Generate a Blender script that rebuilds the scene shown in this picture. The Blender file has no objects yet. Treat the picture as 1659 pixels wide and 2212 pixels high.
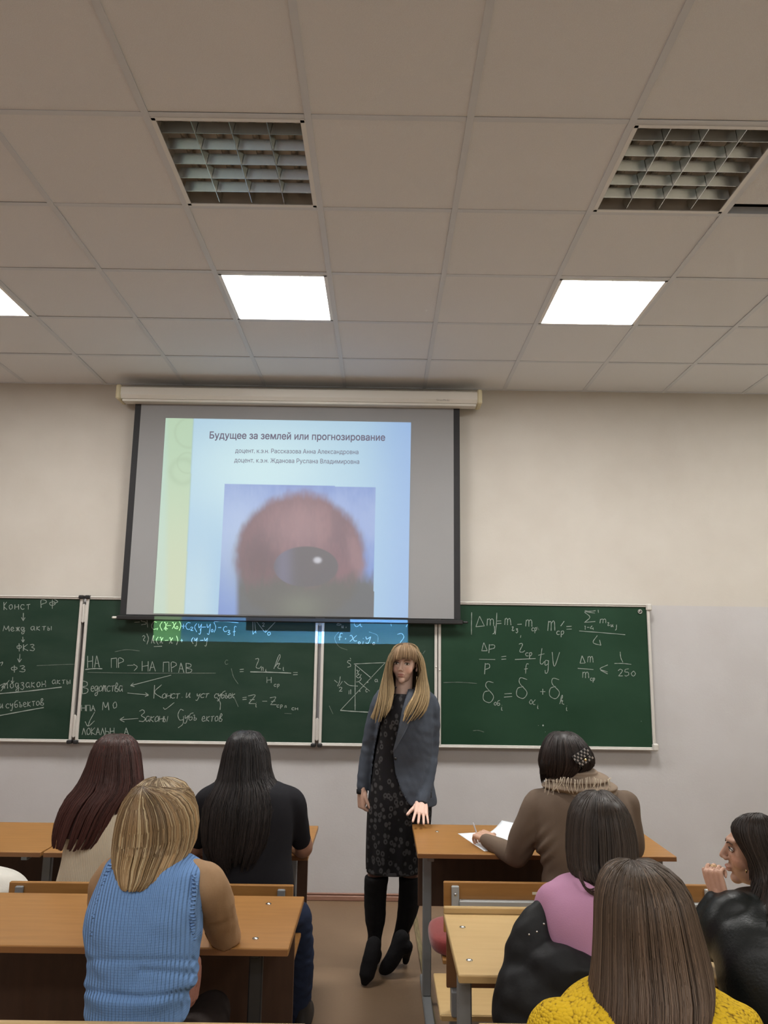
import bpy, math, random
import numpy as np
from mathutils import Matrix, Vector

# ------------------------------------------------------------------ camera
EYE = 1.664                       # lens height above the floor
FPX = 1653.19                     # focal length for a frame 1659 wide
def _rot(yaw, pitch, roll):
    cy, sy = math.cos(yaw), math.sin(yaw); cp, sp = math.cos(pitch), math.sin(pitch)
    f = np.array([sy*cp, cy*cp, sp]); r0 = np.array([cy, -sy, 0.]); u0 = np.cross(r0, f)
    return math.cos(roll)*r0+math.sin(roll)*u0, -math.sin(roll)*r0+math.cos(roll)*u0, f
CR, CU, CF = _rot(.00241782, .17701432, .01392112)
scene = bpy.context.scene
col = scene.collection
camd = bpy.data.cameras.new('camera'); cam = bpy.data.objects.new('camera', camd); col.objects.link(cam)
cam.matrix_world = Matrix(((CR[0], CU[0], -CF[0], 0), (CR[1], CU[1], -CF[1], 0), (CR[2], CU[2], -CF[2], EYE), (0, 0, 0, 1)))
camd.sensor_fit = 'HORIZONTAL'; camd.sensor_width = 36; camd.lens = 36*FPX/1659; camd.clip_start = .05
scene.camera = cam
# ------------------------------------------------------------------ world, exposure, lamps
W = bpy.data.worlds.new('world'); scene.world = W; W.use_nodes = True
W.node_tree.nodes['Background'].inputs[0].default_value = (.9, .95, 1, 1)
W.node_tree.nodes['Background'].inputs[1].default_value = .05
vs = scene.view_settings
vs.view_transform = 'Standard'; vs.look = 'None'; vs.gamma = 1; vs.use_curve_mapping = False
vs.exposure = 0.15
LAMP_W = 23.0                     # each lit ceiling luminaire
LAMP_COL = (1.0, .985, .965)
CEIL_Z = 3.598; WALL_Y = 5.516; GX0 = -.2956; GY0 = 2.528; T = .6

# ------------------------------------------------------------------ helpers: pixels of the photo to real points
def ray(px, py):
    return (px-829.5)/FPX*CR+(1106-py)/FPX*CU+CF
def atY(px, py, Y):
    d = ray(px, py); p = d*(Y/d[1]); return np.array([p[0], p[1], p[2]+EYE])
def atZ(px, py, Z):
    d = ray(px, py); p = d*((Z-EYE)/d[2]); return np.array([p[0], p[1], p[2]+EYE])
rng = np.random.default_rng(7); random.seed(7)

# ------------------------------------------------------------------ materials
def mat(name, color, rough=.6, metal=0., spec=.5, bump=None, noise=None, attr=False, emit=None, estr=0, sheen=0, coat=0):
    """bump=(scale, strength[, stretch xyz]); noise=(scale, color2, stretch xyz, lo, hi)"""
    m = bpy.data.materials.new(name); m.use_nodes = True
    nt = m.node_tree; N = nt.nodes; L = nt.links; b = N['Principled BSDF']
    c = (*color, 1)
    b.inputs['Base Color'].default_value = c
    b.inputs['Roughness'].default_value = rough; b.inputs['Metallic'].default_value = metal
    b.inputs['Specular IOR Level'].default_value = spec
    if sheen: b.inputs['Sheen Weight'].default_value = sheen
    if coat: b.inputs['Coat Weight'].default_value = coat; b.inputs['Coat Roughness'].default_value = .25
    out = None
    def tex(scale, st, detail=5):
        tc = N.new('ShaderNodeTexCoord'); mp = N.new('ShaderNodeMapping'); mp.inputs['Scale'].default_value = st
        no = N.new('ShaderNodeTexNoise'); no.inputs['Scale'].default_value = scale; no.inputs['Detail'].default_value = detail
        L.new(tc.outputs['Object'], mp.inputs[0]); L.new(mp.outputs[0], no.inputs['Vector']); return no
    if noise:
        sc, c2, st, lo, hi = noise
        no = tex(sc, st); rp = N.new('ShaderNodeValToRGB'); L.new(no.outputs[0], rp.inputs[0])
        rp.color_ramp.elements[0].position = lo; rp.color_ramp.elements[0].color = c
        rp.color_ramp.elements[1].position = hi; rp.color_ramp.elements[1].color = (*c2, 1)
        out = rp.outputs[0]
    if attr:
        at = N.new('ShaderNodeAttribute'); at.attribute_name = 'Col'
        if out is not None:
            mx = N.new('ShaderNodeMix'); mx.data_type = 'RGBA'; mx.blend_type = 'MULTIPLY'; mx.inputs[0].default_value = 1
            L.new(out, mx.inputs[6]); L.new(at.outputs['Color'], mx.inputs[7]); out = mx.outputs[2]
        else: out = at.outputs['Color']
    if out is not None: L.new(out, b.inputs['Base Color'])
    if bump:
        no = tex(bump[0], bump[2] if len(bump) > 2 else (1, 1, 1), 6)
        bp = N.new('ShaderNodeBump'); bp.inputs['Strength'].default_value = bump[1]; bp.inputs['Distance'].default_value = .004
        L.new(no.outputs[0], bp.inputs['Height']); L.new(bp.outputs[0], b.inputs['Normal'])
    if emit:
        b.inputs['Emission Color'].default_value = (*emit, 1); b.inputs['Emission Strength'].default_value = estr
    return m
def add_wave_bump(m, scale, direction, strength, dist=.004, distort=0.):
    nt = m.node_tree; N = nt.nodes; L = nt.links; b = N['Principled BSDF']
    tc = N.new('ShaderNodeTexCoord'); w = N.new('ShaderNodeTexWave'); w.bands_direction = direction
    w.inputs['Scale'].default_value = scale; w.inputs['Distortion'].default_value = distort; w.inputs['Detail'].default_value = 1
    bp = N.new('ShaderNodeBump'); bp.inputs['Strength'].default_value = strength; bp.inputs['Distance'].default_value = dist
    L.new(tc.outputs['Object'], w.inputs['Vector']); L.new(w.outputs['Fac'], bp.inputs['Height'])
    if b.inputs['Normal'].is_linked: L.new(b.inputs['Normal'].links[0].from_socket, bp.inputs['Normal'])
    L.new(bp.outputs[0], b.inputs['Normal']); return w, bp

# ------------------------------------------------------------------ mesh building
class G:
    """collects closed shapes; build() links them as one mesh object"""
    def __init__(s): s.v = []; s.f = []; s.n = 0
    def add(s, v, f):
        v = np.asarray(v, float); s.v.append(v); s.f += [tuple(i+s.n for i in q) for q in f]; s.n += len(v); return s
    def verts(s): return np.concatenate(s.v)
    def box(s, c, d, rz=0, bev=0, M=None):
        x, y, z = [k/2 for k in d]
        if bev:
            b = min(bev, x*.9, y*.9, z*.9)
            vs_ = []
            for sx in (-1, 1):
                for sy in (-1, 1):
                    for sz in (-1, 1):
                        vs_ += [(sx*x, sy*(y-b), sz*(z-b)), (sx*(x-b), sy*y, sz*(z-b)), (sx*(x-b), sy*(y-b), sz*z)]
            def I(sx, sy, sz, k): return ((sx > 0)*4+(sy > 0)*2+(sz > 0))*3+k
            F = []
            for sgn in (-1, 1):
                F.append([I(sgn, a, b_, 0) for a, b_ in ((-1, -1), (1, -1), (1, 1), (-1, 1))])
                F.append([I(a, sgn, b_, 1) for a, b_ in ((-1, -1), (1, -1), (1, 1), (-1, 1))])
                F.append([I(a, b_, sgn, 2) for a, b_ in ((-1, -1), (1, -1), (1, 1), (-1, 1))])
            for a in (-1, 1):
                for b_ in (-1, 1):
                    F.append([I(a, b_, -1, 0), I(a, b_, 1, 0), I(a, b_, 1, 1), I(a, b_, -1, 1)])
                    F.append([I(a, -1, b_, 0), I(a, 1, b_, 0), I(a, 1, b_, 2), I(a, -1, b_, 2)])
                    F.append([I(-1, a, b_, 1), I(1, a, b_, 1), I(1, a, b_, 2), I(-1, a, b_, 2)])
                    for c_ in (-1, 1): F.append([I(a, b_, c_, k) for k in (0, 1, 2)])
            v = np.array(vs_)
        else:
            v = np.array([(sx*x, sy*y, sz*z) for sx in (-1, 1) for sy in (-1, 1) for sz in (-1, 1)])
            F = [(0, 1, 3, 2), (4, 6, 7, 5), (0, 4, 5, 1), (2, 3, 7, 6), (0, 2, 6, 4), (1, 5, 7, 3)]
        if rz:
            R = np.array([[math.cos(rz), -math.sin(rz), 0], [math.sin(rz), math.cos(rz), 0], [0, 0, 1]]); v = v@R.T
        if M is not None: v = v@np.asarray(M).T
        return s.add(v+np.asarray(c, float), F)
    def ell(s, c, r, M=None, n=16, m=10):
        v = [(0, 0, 1)]
        for i in range(1, m):
            a = math.pi*i/m
            for j in range(n):
                t = 2*math.pi*j/n; v.append((math.sin(a)*math.cos(t), math.sin(a)*math.sin(t), math.cos(a)))
        v.append((0, 0, -1)); v = np.array(v)*np.asarray(r if hasattr(r, '__len__') else (r, r, r))
        if M is not None: v = v@np.asarray(M).T
        F = [(0, 1+j, 1+(j+1) % n) for j in range(n)]
        for i in range(m-2):
            for j in range(n):
                a = 1+i*n+j; b = 1+i*n+(j+1) % n; F.append((a, a+n, b+n, b))
        k = 1+(m-2)*n; e = len(v)-1
        F += [(k+j, e, k+(j+1) % n) for j in range(n)]
        return s.add(v+np.asarray(c, float), F)
    def rings(s, R, cap=True):
        R = np.asarray(R, float); m, n = R.shape[:2]
        v = R.reshape(-1, 3); F = [(i*n+j, i*n+(j+1) % n, (i+1)*n+(j+1) % n, (i+1)*n+j) for i in range(m-1) for j in range(n)]
        if cap:
            v = np.concatenate([v, R[0].mean(0)[None], R[-1].mean(0)[None]]); a = m*n
            F += [(j, a, (j+1) % n) for j in range(n)]+[((m-1)*n+j, (m-1)*n+(j+1) % n, a+1) for j in range(n)]
        return s.add(v, F)
    def tube(s, pts, rad, n=12, dome=True, closed=False, flat=1.):
        P = np.asarray(pts, float); r = np.full(len(P), rad) if not hasattr(rad, '__len__') else np.asarray(rad, float)
        t = np.gradient(P, axis=0); t /= np.linalg.norm(t, axis=1)[:, None]+1e-12
        u = np.cross(t[0], (0, 0, 1.)); 
        if np.linalg.norm(u) < .2: u = np.cross(t[0], (1., 0, 0))
        R = []
        for i in range(len(P)):
            u = u-t[i]*(u@t[i]); u /= np.linalg.norm(u); w = np.cross(t[i], u)
            a = np.arange(n)*2*math.pi/n
            R.append(P[i]+r[i]*(np.cos(a)[:, None]*u+flat*np.sin(a)[:, None]*w))
            if dome and i == 0:
                R = [P[0]-t[0]*r[0]*k+(R[-1]-P[0])*math.sqrt(max(0, 1-k*k)) for k in (.98, .85, .5)]+R
        if dome: R += [P[-1]+t[-1]*r[-1]*k+(R[-1]-P[-1])*q for k, q in ((.5, .86), (.85, .53), (.98, .2))]
        return s.rings(R)
    def chain(s, pts, rad, seg=6, n=14):
        return s.tube(cr(np.asarray(pts, float), (len(pts)-1)*seg+1), cr(np.asarray(rad, float)[:, None], (len(pts)-1)*seg+1)[:, 0], n)
    def cyl(s, a, b, r, n=16): return s.tube([a, b], r, n, dome=False)
    def prism(s, poly, d):      # polygon points in 3D, extruded by vector d
        P = np.asarray(poly, float); k = len(P)
        return s.add(np.concatenate([P, P+np.asarray(d, float)]), [tuple(range(k))[::-1], tuple(range(k, 2*k))]+[(i, (i+1) % k, k+(i+1) % k, k+i) for i in range(k)])
    def loft(s, rows, n=40, m=None, p=2.2):
        return s.rings(loft_rings(rows, n, m, p))
    def build(s, name, m, parent=None, smooth=False, flat_angle=None):
        return link(name, s.verts(), s.f, m, parent, smooth)
def cr(P, n):
    """resample along axis 0 with a Catmull-Rom curve"""
    P = np.asarray(P, float); k = len(P)
    if k == 2:
        t = np.linspace(0, 1, n).reshape((-1,)+(1,)*(P.ndim-1)); return P[0]*(1-t)+P[1]*t
    Q = np.concatenate([2*P[:1]-P[1:2], P, 2*P[-1:]-P[-2:-1]])
    t = np.linspace(0, k-1-1e-9, n); i = t.astype(int); f = (t-i).reshape((-1,)+(1,)*(P.ndim-1))
    a, b, c, d = Q[i], Q[i+1], Q[i+2], Q[i+3]
    return .5*(2*b+(c-a)*f+(2*a-5*b+4*c-d)*f*f+(3*b-a-3*c+d)*f**3)
def px_rows(rows):
    """(py, x_left, x_right, Y, ry) measured on the photo -> (z, xc, rx, yc, ry)"""
    out = []
    for r in rows:
        py, a, b, Y, ry = r[:5]
        L_, R_ = atY(a, py, Y), atY(b, py, Y); out.append(((L_[2]+R_[2])/2, (L_[0]+R_[0])/2, abs(R_[0]-L_[0])/2, Y, ry))
    return np.array(out)
def loft_rings(rows, n=40, m=None, p=2.2, a0=0., a1=2*math.pi, closed=True):
    R = np.asarray(rows, float); m = m or len(R)*4
    R = cr(R, m); R[:, 2] = np.maximum(R[:, 2], .002); R[:, 4] = np.maximum(R[:, 4], .002)
    a = a0+(a1-a0)*np.arange(n)/(n if closed else n-1)
    c, s_ = np.cos(a), np.sin(a); cx = np.sign(c)*abs(c)**(2/p); sy = np.sign(s_)*abs(s_)**(2/p)
    return np.stack([R[:, 1:2]+R[:, 2:3]*cx, R[:, 3:4]+R[:, 4:5]*sy, np.repeat(R[:, 0:1], n, 1)], 2)
def link(name, v, f, m=None, parent=None, smooth=False, colr=None):
    me = bpy.data.meshes.new(name)
    v = np.asarray(v, np.float32)
    if isinstance(f, np.ndarray):
        k = f.shape[1]; me.vertices.add(len(v)); me.vertices.foreach_set('co', v.ravel())
        me.loops.add(f.size); me.loops.foreach_set('vertex_index', f.astype(np.int32).ravel())
        me.polygons.add(len(f)); me.polygons.foreach_set('loop_start', np.arange(len(f), dtype=np.int32)*k)
        me.update(calc_edges=True); me.validate()
    else: me.from_pydata(v.tolist(), [], f)
    if colr is not None:
        at = me.color_attributes.new('Col', 'FLOAT_COLOR', 'POINT')
        c4 = np.ones((len(v), 4), np.float32); c4[:, :3] = colr; at.data.foreach_set('color', c4.ravel())
    me.polygons.foreach_set('use_smooth', np.full(len(me.polygons), bool(smooth)))
    if m: me.materials.append(m)
    o = bpy.data.objects.new(name, me); col.objects.link(o)
    if not smooth:
        import bmesh
        bm = bmesh.new(); bm.from_mesh(me); bmesh.ops.recalc_face_normals(bm, faces=bm.faces); bm.to_mesh(me); bm.free()
    if parent is not None: attach(o, parent)
    return o
def attach(o, parent):
    o.parent = parent; o.matrix_parent_inverse = Matrix.Translation(-parent.location) if parent.type == 'EMPTY' else Matrix.Identity(4)
def tag(o, label=None, cat=None, group=None, kind=None):
    if label: o['label'] = label
    if cat: o['category'] = cat
    if group: o['group'] = group
    if kind: o['kind'] = kind
    return o
def thing(name, loc, label, cat, group=None):
    o = bpy.data.objects.new(name, None); o.location = loc; o.empty_display_size = .1; col.objects.link(o)
    return tag(o, label, cat, group)
def remesh(g, voxel, smooth=4):
    me = bpy.data.meshes.new('tmp'); me.from_pydata(g.verts().tolist(), [], g.f)
    import bmesh
    bm = bmesh.new(); bm.from_mesh(me); bmesh.ops.recalc_face_normals(bm, faces=bm.faces); bm.to_mesh(me); bm.free()
    o = bpy.data.objects.new('tmp', me); col.objects.link(o)
    md = o.modifiers.new('r', 'REMESH'); md.mode = 'VOXEL'; md.voxel_size = voxel
    dg = bpy.context.evaluated_depsgraph_get(); e = o.evaluated_get(dg).to_mesh()
    v = np.empty(len(e.vertices)*3, np.float32); e.vertices.foreach_get('co', v); v = v.reshape(-1, 3).astype(float)
    ed = np.empty(len(e.edges)*2, np.int32); e.edges.foreach_get('vertices', ed); ed = ed.reshape(-1, 2)
    k = len(e.loops)//max(1, len(e.polygons)); f = np.empty(len(e.loops), np.int32); e.loops.foreach_get('vertex_index', f)
    f = f.reshape(-1, k) if len(e.loops) == k*len(e.polygons) else None
    if f is None: f = [tuple(p.vertices) for p in e.polygons]
    bpy.data.objects.remove(o)
    deg = np.bincount(ed.ravel(), minlength=len(v))[:, None]
    for _ in range(smooth):
        a = np.zeros_like(v)
        for c in range(3): a[:, c] = np.bincount(ed[:, 0], v[ed[:, 1], c], len(v))+np.bincount(ed[:, 1], v[ed[:, 0], c], len(v))
        v = v*.4+.6*a/np.maximum(deg, 1)
    return v, f
def vnormals(v, f):
    n = np.zeros_like(v); a, b, c = v[f[:, 0]], v[f[:, 1]], v[f[:, 2]]; fn = np.cross(b-a, c-a)
    for k in range(f.shape[1]):
        for i in range(3): n[:, i] += np.bincount(f[:, k], fn[:, i], len(v))
    return n/(np.linalg.norm(n, axis=1)[:, None]+1e-12)
def folds(v, f, amp, s, seed=0, ax=(1, 1, 1)):
    """low soft creases pushed along the normals"""
    r = np.random.default_rng(seed); n = vnormals(v, f); q = v*np.asarray(ax); d = np.zeros(len(v))
    wv = sum(np.sin(q@(r.normal(size=3)*s*.6)+r.uniform(0, 6)) for _ in range(3))
    for k in range(5):
        d += np.sin(q@(r.normal(size=3)*s*(.7+.4*k))+r.uniform(0, 6)+wv)/(1+.4*k)
    return v+n*(d*amp/2.5)[:, None]
def joinm(parts):
    """[(v, f ndarray, colour)] -> arrays"""
    V = []; F = []; C = []; n = 0
    for v, f, c in parts:
        V.append(v); F.append(f+n); C.append(np.broadcast_to(c, (len(v), 3))); n += len(v)
    return np.concatenate(V), np.concatenate(F), np.concatenate(C)
def gr(c, rx=0, ry=0, rz=0):  # rotation matrix helper
    return np.array((Matrix.Rotation(rz, 3, 'Z')@Matrix.Rotation(ry, 3, 'Y')@Matrix.Rotation(rx, 3, 'X')))
# ================================================================== materials of the room
M_wall = mat('wall_paint', (.64, .60, .52), .85, bump=(90, .12))
def _dado():
    nt = M_wall.node_tree; N = nt.nodes; L = nt.links
    g = N.new('ShaderNodeNewGeometry'); sp = N.new('ShaderNodeSeparateXYZ'); mt = N.new('ShaderNodeMath'); mt.operation = 'GREATER_THAN'; mt.inputs[1].default_value = 1.998
    mx = N.new('ShaderNodeMix'); mx.data_type = 'RGBA'; mx.inputs[6].default_value = (.515, .505, .505, 1); mx.inputs[7].default_value = (.56, .53, .475, 1)
    L.new(g.outputs['Position'], sp.inputs[0]); L.new(sp.outputs['Z'], mt.inputs[0]); L.new(mt.outputs[0], mx.inputs[0])
    no = N.new('ShaderNodeTexNoise'); no.inputs['Scale'].default_value = 3.; no.inputs['Detail'].default_value = 6
    rp = N.new('ShaderNodeValToRGB'); rp.color_ramp.elements[0].position = .25; rp.color_ramp.elements[0].color = (.93, .92, .91, 1); rp.color_ramp.elements[1].position = .6
    m2 = N.new('ShaderNodeMix'); m2.data_type = 'RGBA'; m2.blend_type = 'MULTIPLY'; m2.inputs[0].default_value = 1
    L.new(g.outputs['Position'], no.inputs['Vector']); L.new(no.outputs[0], rp.inputs[0]); L.new(mx.outputs[2], m2.inputs[6]); L.new(rp.outputs[0], m2.inputs[7])
    L.new(m2.outputs[2], N['Principled BSDF'].inputs['Base Color'])
_dado()
M_wall_l = mat('wall_paint_left', (.60, .49, .44), .85, bump=(90, .1))
M_wall_r = mat('wall_paint_right', (.56, .53, .44), .85, bump=(90, .1))
M_wall_b = mat('wall_paint_back', (.52, .50, .48), .85, bump=(90, .1))
M_tile = mat('ceiling_tile', (.84, .865, .89), .95, bump=(260, .35), noise=(420, (.77, .79, .81), (1, 1, 1), .35, .5))
M_rail = mat('ceiling_rail', (.68, .715, .755), .5)
M_dark = mat('ceiling_void', (.01, .01, .01), .9)
M_floor = mat('floor_linoleum', (.175, .11, .062), .5, noise=(1.6, (.215, .14, .082), (1, 1, 1), .35, .7), bump=(60, .15))
M_base = mat('baseboard_wood', (.24, .12, .08), .5, noise=(6, (.32, .17, .12), (1, 6, 6), .3, .7), bump=(30, .3, (.3, 4, 4)))
XL, XR, YB = -4.3, 4.1, -3.2
def slab(name, c, d, m, kind='structure', parent=None, bev=0):
    g = G(); g.box(c, d, bev=bev); o = g.build(name, m, parent)
    if kind and parent is None: o['kind'] = kind
    return o
slab('floor', ((XL+XR)/2, (YB+WALL_Y)/2, -.05), (XR-XL+.4, WALL_Y-YB+.4, .1), M_floor)
slab('wall_front', ((XL+XR)/2, WALL_Y+.06, 1.85), (XR-XL+.4, .12, 3.7), M_wall)
slab('wall_left', (XL-.06, (YB+WALL_Y)/2, 1.85), (.12, WALL_Y-YB, 3.7), M_wall_l)
slab('wall_right', (XR+.06, (YB+WALL_Y)/2, 1.85), (.12, WALL_Y-YB, 3.7), M_wall_r)
slab('wall_back', ((XL+XR)/2, YB-.06, 1.85), (XR-XL+.4, .12, 3.7), M_wall_b)
# baseboard with a stepped moulding
g = G(); g.box(((XL+XR)/2, WALL_Y-.009, .016), (XR-XL, .018, .032), bev=.004); g.box(((XL+XR)/2, WALL_Y-.006, .041), (XR-XL, .012, .014), bev=.004)
tag(g.build('baseboard_front', M_base), kind='structure')
# strip of worn olive tape or thin batten where the desk rows begin
M_strip = mat('floor_strip', (.20, .165, .075), .6, noise=(14, (.12, .085, .04), (8, .6, 1), .35, .6))
g = G(); g.box((.262, 3.9, .003), (.028, 2.75, .006), rz=.015); tag(g.build('trim_1', M_strip), kind='structure')

# ------------------------------------------------------------------ ceiling: slab, rails, tiles
ceil = slab('ceiling', ((XL+XR)/2, (YB+WALL_Y)/2, CEIL_Z+.30), (XR-XL+.4, WALL_Y-YB+.4, .1), M_dark)
lumi = {}       # (column, row) -> lit?
for cx_ in (-4, -1, 2, 5):
    lumi[(cx_, 0)] = False; lumi[(cx_, 2)] = True
    lumi[(cx_, -2)] = False; lumi[(cx_, -5)] = True; lumi[(cx_, -8)] = True  # the two lit rows behind the camera are unseen, added as fill light
cols = range(-7, 8); rws = range(-10, 5)
tv = G().box((0, 0, 0), (T-.020, T-.020, .014), bev=.003)
tile_mesh = None; k = 0
for c_ in cols:
    for r_ in rws:
        x = GX0+T*c_+T/2; y = GY0+T*r_+T/2
        if x-T/2 < XL-.01 and x+T/2 < XL+.1 or x-T/2 > XR-.1 or (c_, r_) in lumi: continue
        x0, x1 = max(x-T/2, XL), min(x+T/2, XR)
        if x1-x0 < .1: continue
        if tile_mesh is None: t_ = tv.build('ceiling_tile', M_tile); tile_mesh = t_.data
        else: t_ = bpy.data.objects.new('ceiling_tile', tile_mesh); col.objects.link(t_)
        t_.parent = ceil; t_.location = ((x0+x1)/2, y, CEIL_Z+.0065+random.uniform(-.0003, .0012))
        t_.rotation_euler = (random.uniform(-.002, .002), random.uniform(-.002, .002), 0)
        t_.scale = ((x1-x0-.020)/(T-.020), 1, 1)
        if (c_, r_) == (3, 0): t_.location = (x, y-.05, CEIL_Z+.012); t_.scale = (1, .96, 1)
me_l = None; me_t = None
for c_ in range(-6, 8):        # main rails run towards the front wall
    x = GX0+T*c_
    g = G(); g.box((0, (YB+WALL_Y)/2, 0), (.026, WALL_Y-YB, .004)); g.box((0, (YB+WALL_Y)/2, .02), (.003, WALL_Y-YB, .04))
    if me_l is None: o = g.build('ceiling_rail', M_rail); me_l = o.data
    else: o = bpy.data.objects.new('ceiling_rail', me_l); col.objects.link(o)
    o.parent = ceil; o.location = (x, 0, CEIL_Z-.0025)
for c_ in cols:                # short cross rails
    for r_ in range(-9, 5):
        x = GX0+T*c_+T/2
        if x-T/2 < XL or x+T/2 > XR: continue
        if me_t is None:
            g = G(); g.box((0, 0, 0), (T-.027, .024, .003)); g.box((0, 0, .02), (T-.027, .003, .04)); o = g.build('cross_rail', M_rail); me_t = o.data
        else: o = bpy.data.objects.new('cross_rail', me_t); col.objects.link(o)
        o.parent = ceil; o.location = (x, GY0+T*r_, CEIL_Z-.002)
g = G(); g.box(((XL+XR)/2, WALL_Y-.012, CEIL_Z-.002), (XR-XL, .024, .004)); g.build('edge_rail', M_rail, ceil)
# ------------------------------------------------------------------ recessed louvre luminaires
M_alu = mat('louvre_aluminium', (.68, .68, .64), .22, metal=1.0)
M_case = mat('luminaire_box', (.55, .53, .49), .35, metal=.6)
M_frame = mat('luminaire_frame', (.82, .83, .82), .3)
M_tube_off = mat('tube_off', (.40, .38, .34), .3)
M_tube_on = mat('tube_on', (1, 1, 1), .4, emit=(1, .98, .94), estr=30)
M_alu_lit = mat('louvre_glare_white', (.9, .9, .88), .5)  # same aluminium louvres, glare of the lit tubes put into the colour
M_ledtop = None
def luminaire(c_, r_, lit, label, group=None):
    x = GX0+T*c_+T/2; y = GY0+T*r_+T/2; z = CEIL_Z
    o = thing('ceiling_luminaire', (x, y, z), label, 'ceiling light', group)
    h = T-.03
    g = G()
    g.box((x, y, z+.085), (h, h, .004))
    for s in (-1, 1): g.box((x+s*h/2, y, z+.042), (.003, h, .084)); g.box((x, y+s*h/2, z+.042), (h, .003, .084))
    g.build('housing', M_case, o)
    g = G()
    for s in (-1, 1): g.box((x+s*(h/2-.006), y, z-.004), (.018, h, .004)); g.box((x, y+s*(h/2-.006), z-.004), (h, .016, .004))
    g.build('frame', M_frame, o)
    near = r_ >= -2
    if near:
        for i in range(1, 4):   # long blades: V-shaped reflectors
            xx = x-h/2+h*i/4; g = G(); g.prism([(xx-.013, y-h/2+.01, z+.045), (xx+.013, y-h/2+.01, z+.045), (xx+.0012, y-h/2+.01, z), (xx-.0012, y-h/2+.01, z)], (0, h-.02, 0)); g.build('louvre_blade', M_alu_lit if lit else M_alu, o)
        for i in range(1, 6):
            yy = y-h/2+h*i/6
            for j in range(4):
                xa = x-h/2+h*j/4+.014; xb = x-h/2+h*(j+1)/4-.014; g = G()
                g.prism([(xa, yy-.012, z+.043), (xa, yy+.012, z+.043), (xa-.011, yy+.0012, z+.003), (xa-.011, yy-.0012, z+.003)], (xb-xa, 0, 0))
                g.v[-1][6:8, 0] += .022
                g.build('cross_lamella', M_alu_lit if lit else M_alu, o)
        for i in range(4):
            g = G(); xx = x-h/2+h*(i+.5)/4; g.tube([(xx, y-h/2+.02, z+.064), (xx, y+h/2-.02, z+.064)], .013, 10, dome=False)
            g.build('fluorescent_tube', M_tube_on if lit else M_tube_off, o)
    if lit:
        ld = bpy.data.lights.new('lamp_light', 'AREA'); ld.shape = 'RECTANGLE'; ld.size = h-.03; ld.size_y = h-.03
        ld.energy = LAMP_W; ld.color = LAMP_COL
        lo = bpy.data.objects.new('lamp_light', ld); col.objects.link(lo); lo.location = (x, y, z+(-.001 if not near else -.001)); attach(lo, o)
        if near:
            l2 = ld.copy(); l2.energy = 16; l2.size = l2.size_y = h-.02; lo = bpy.data.objects.new('lamp_light', l2); col.objects.link(lo); lo.location = (x, y, z+.048); attach(lo, o)  # extra area light above the louvres, added to brighten them
    return o
luminaire(-1, 0, False, 'unlit square louvre ceiling light straight above the left part of the projection screen')
luminaire(2, 0, False, 'unlit square louvre ceiling light at the upper right, beside the black gap')
luminaire(-4, 2, True, 'lit ceiling light cut off by the left edge of the photo')
luminaire(-1, 2, True, 'glaring lit ceiling light right above the projection screen')
luminaire(2, 2, True, 'glaring lit ceiling light over the green board on the right')
for (c_, r_), lit in lumi.items():
    if (c_, r_) in ((-1, 0), (2, 0), (-4, 2), (-1, 2), (2, 2)): continue
    side = {-4: 'far left', -1: 'left of the aisle', 2: 'right of the aisle', 5: 'far right'}[c_]
    rowp = {0: 'in the unlit row above the front desks', 2: 'in the lit row nearest the front wall', -2: 'in the unlit row just outside the top edge', -5: 'in the unseen lit row added behind the camera', -8: 'in the unseen lit row added at the back wall'}[r_]
    luminaire(c_, r_, lit, 'square ceiling light '+side+' '+rowp, 'ceiling lights outside the view')
# ================================================================== chalkboard
BY = 5.462       # writing surface
M_green = mat('chalkboard_green', (.013, .036, .022), .5, noise=(2.2, (.028, .054, .038), (1, 1, 2.5), .35, .8), spec=.2)
M_green2 = mat('chalkboard_green_wiped', (.011, .040, .020), .5, spec=.2, noise=(1.7, (.020, .058, .032), (1, 1, 1.5), .35, .8))
M_bframe = mat('board_frame', (.62, .60, .56), .4, metal=.2)
M_black = mat('black_plastic', (.012, .012, .013), .45)
M_chalk = mat('chalk', (.36, .40, .37), .95, noise=(160, (.26, .31, .27), (1, 1, 1), .3, .7))
M_chalkf = mat('chalk_faint', (.15, .18, .155), .95, noise=(160, (.09, .12, .10), (1, 1, 1), .3, .7))
zt = atY(500, 1297, BY)[2]; 
def bz(px, py): return atY(px, py, BY)
ZT = 1.992; ZB = 1.012
xs = [(-4.05, bz(172, 1440)[0]-.022), (bz(172, 1440)[0]+.022, bz(688, 1470)[0]-.022), (bz(688, 1470)[0]+.022, bz(945, 1470)[0]-.012), (bz(945, 1470)[0]+.014, bz(1405, 1470)[0]+.004)]
board = thing('chalkboard', ((xs[0][0]+xs[3][1])/2, BY+.04, ZB), 'long green chalkboard in four sections covered with white handwriting, on the front wall', 'chalkboard')
for i, (a, b) in enumerate(xs):
    g = G(); g.box(((a+b)/2, BY+.012, (ZT+ZB)/2), (b-a-.01, .024, ZT-ZB-.01)); g.build('board_panel', M_green if i < 3 else M_green2, board)
    g = G()
    for z in (ZT, ZB): g.box(((a+b)/2, BY+.008, z), (b-a+.02, .034, .022), bev=.003); g.box(((a+b)/2, BY-.010, z+(.004 if z == ZT else -.004)), (b-a+.02, .008, .008), bev=.002)
    g.build('frame_rail', M_bframe, board)
    for x in (a, b):
        g = G(); g.box((x, BY+.006, (ZT+ZB)/2), (.020, .036, ZT-ZB+.02), bev=.003); g.build('frame_post', M_bframe, board)
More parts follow.
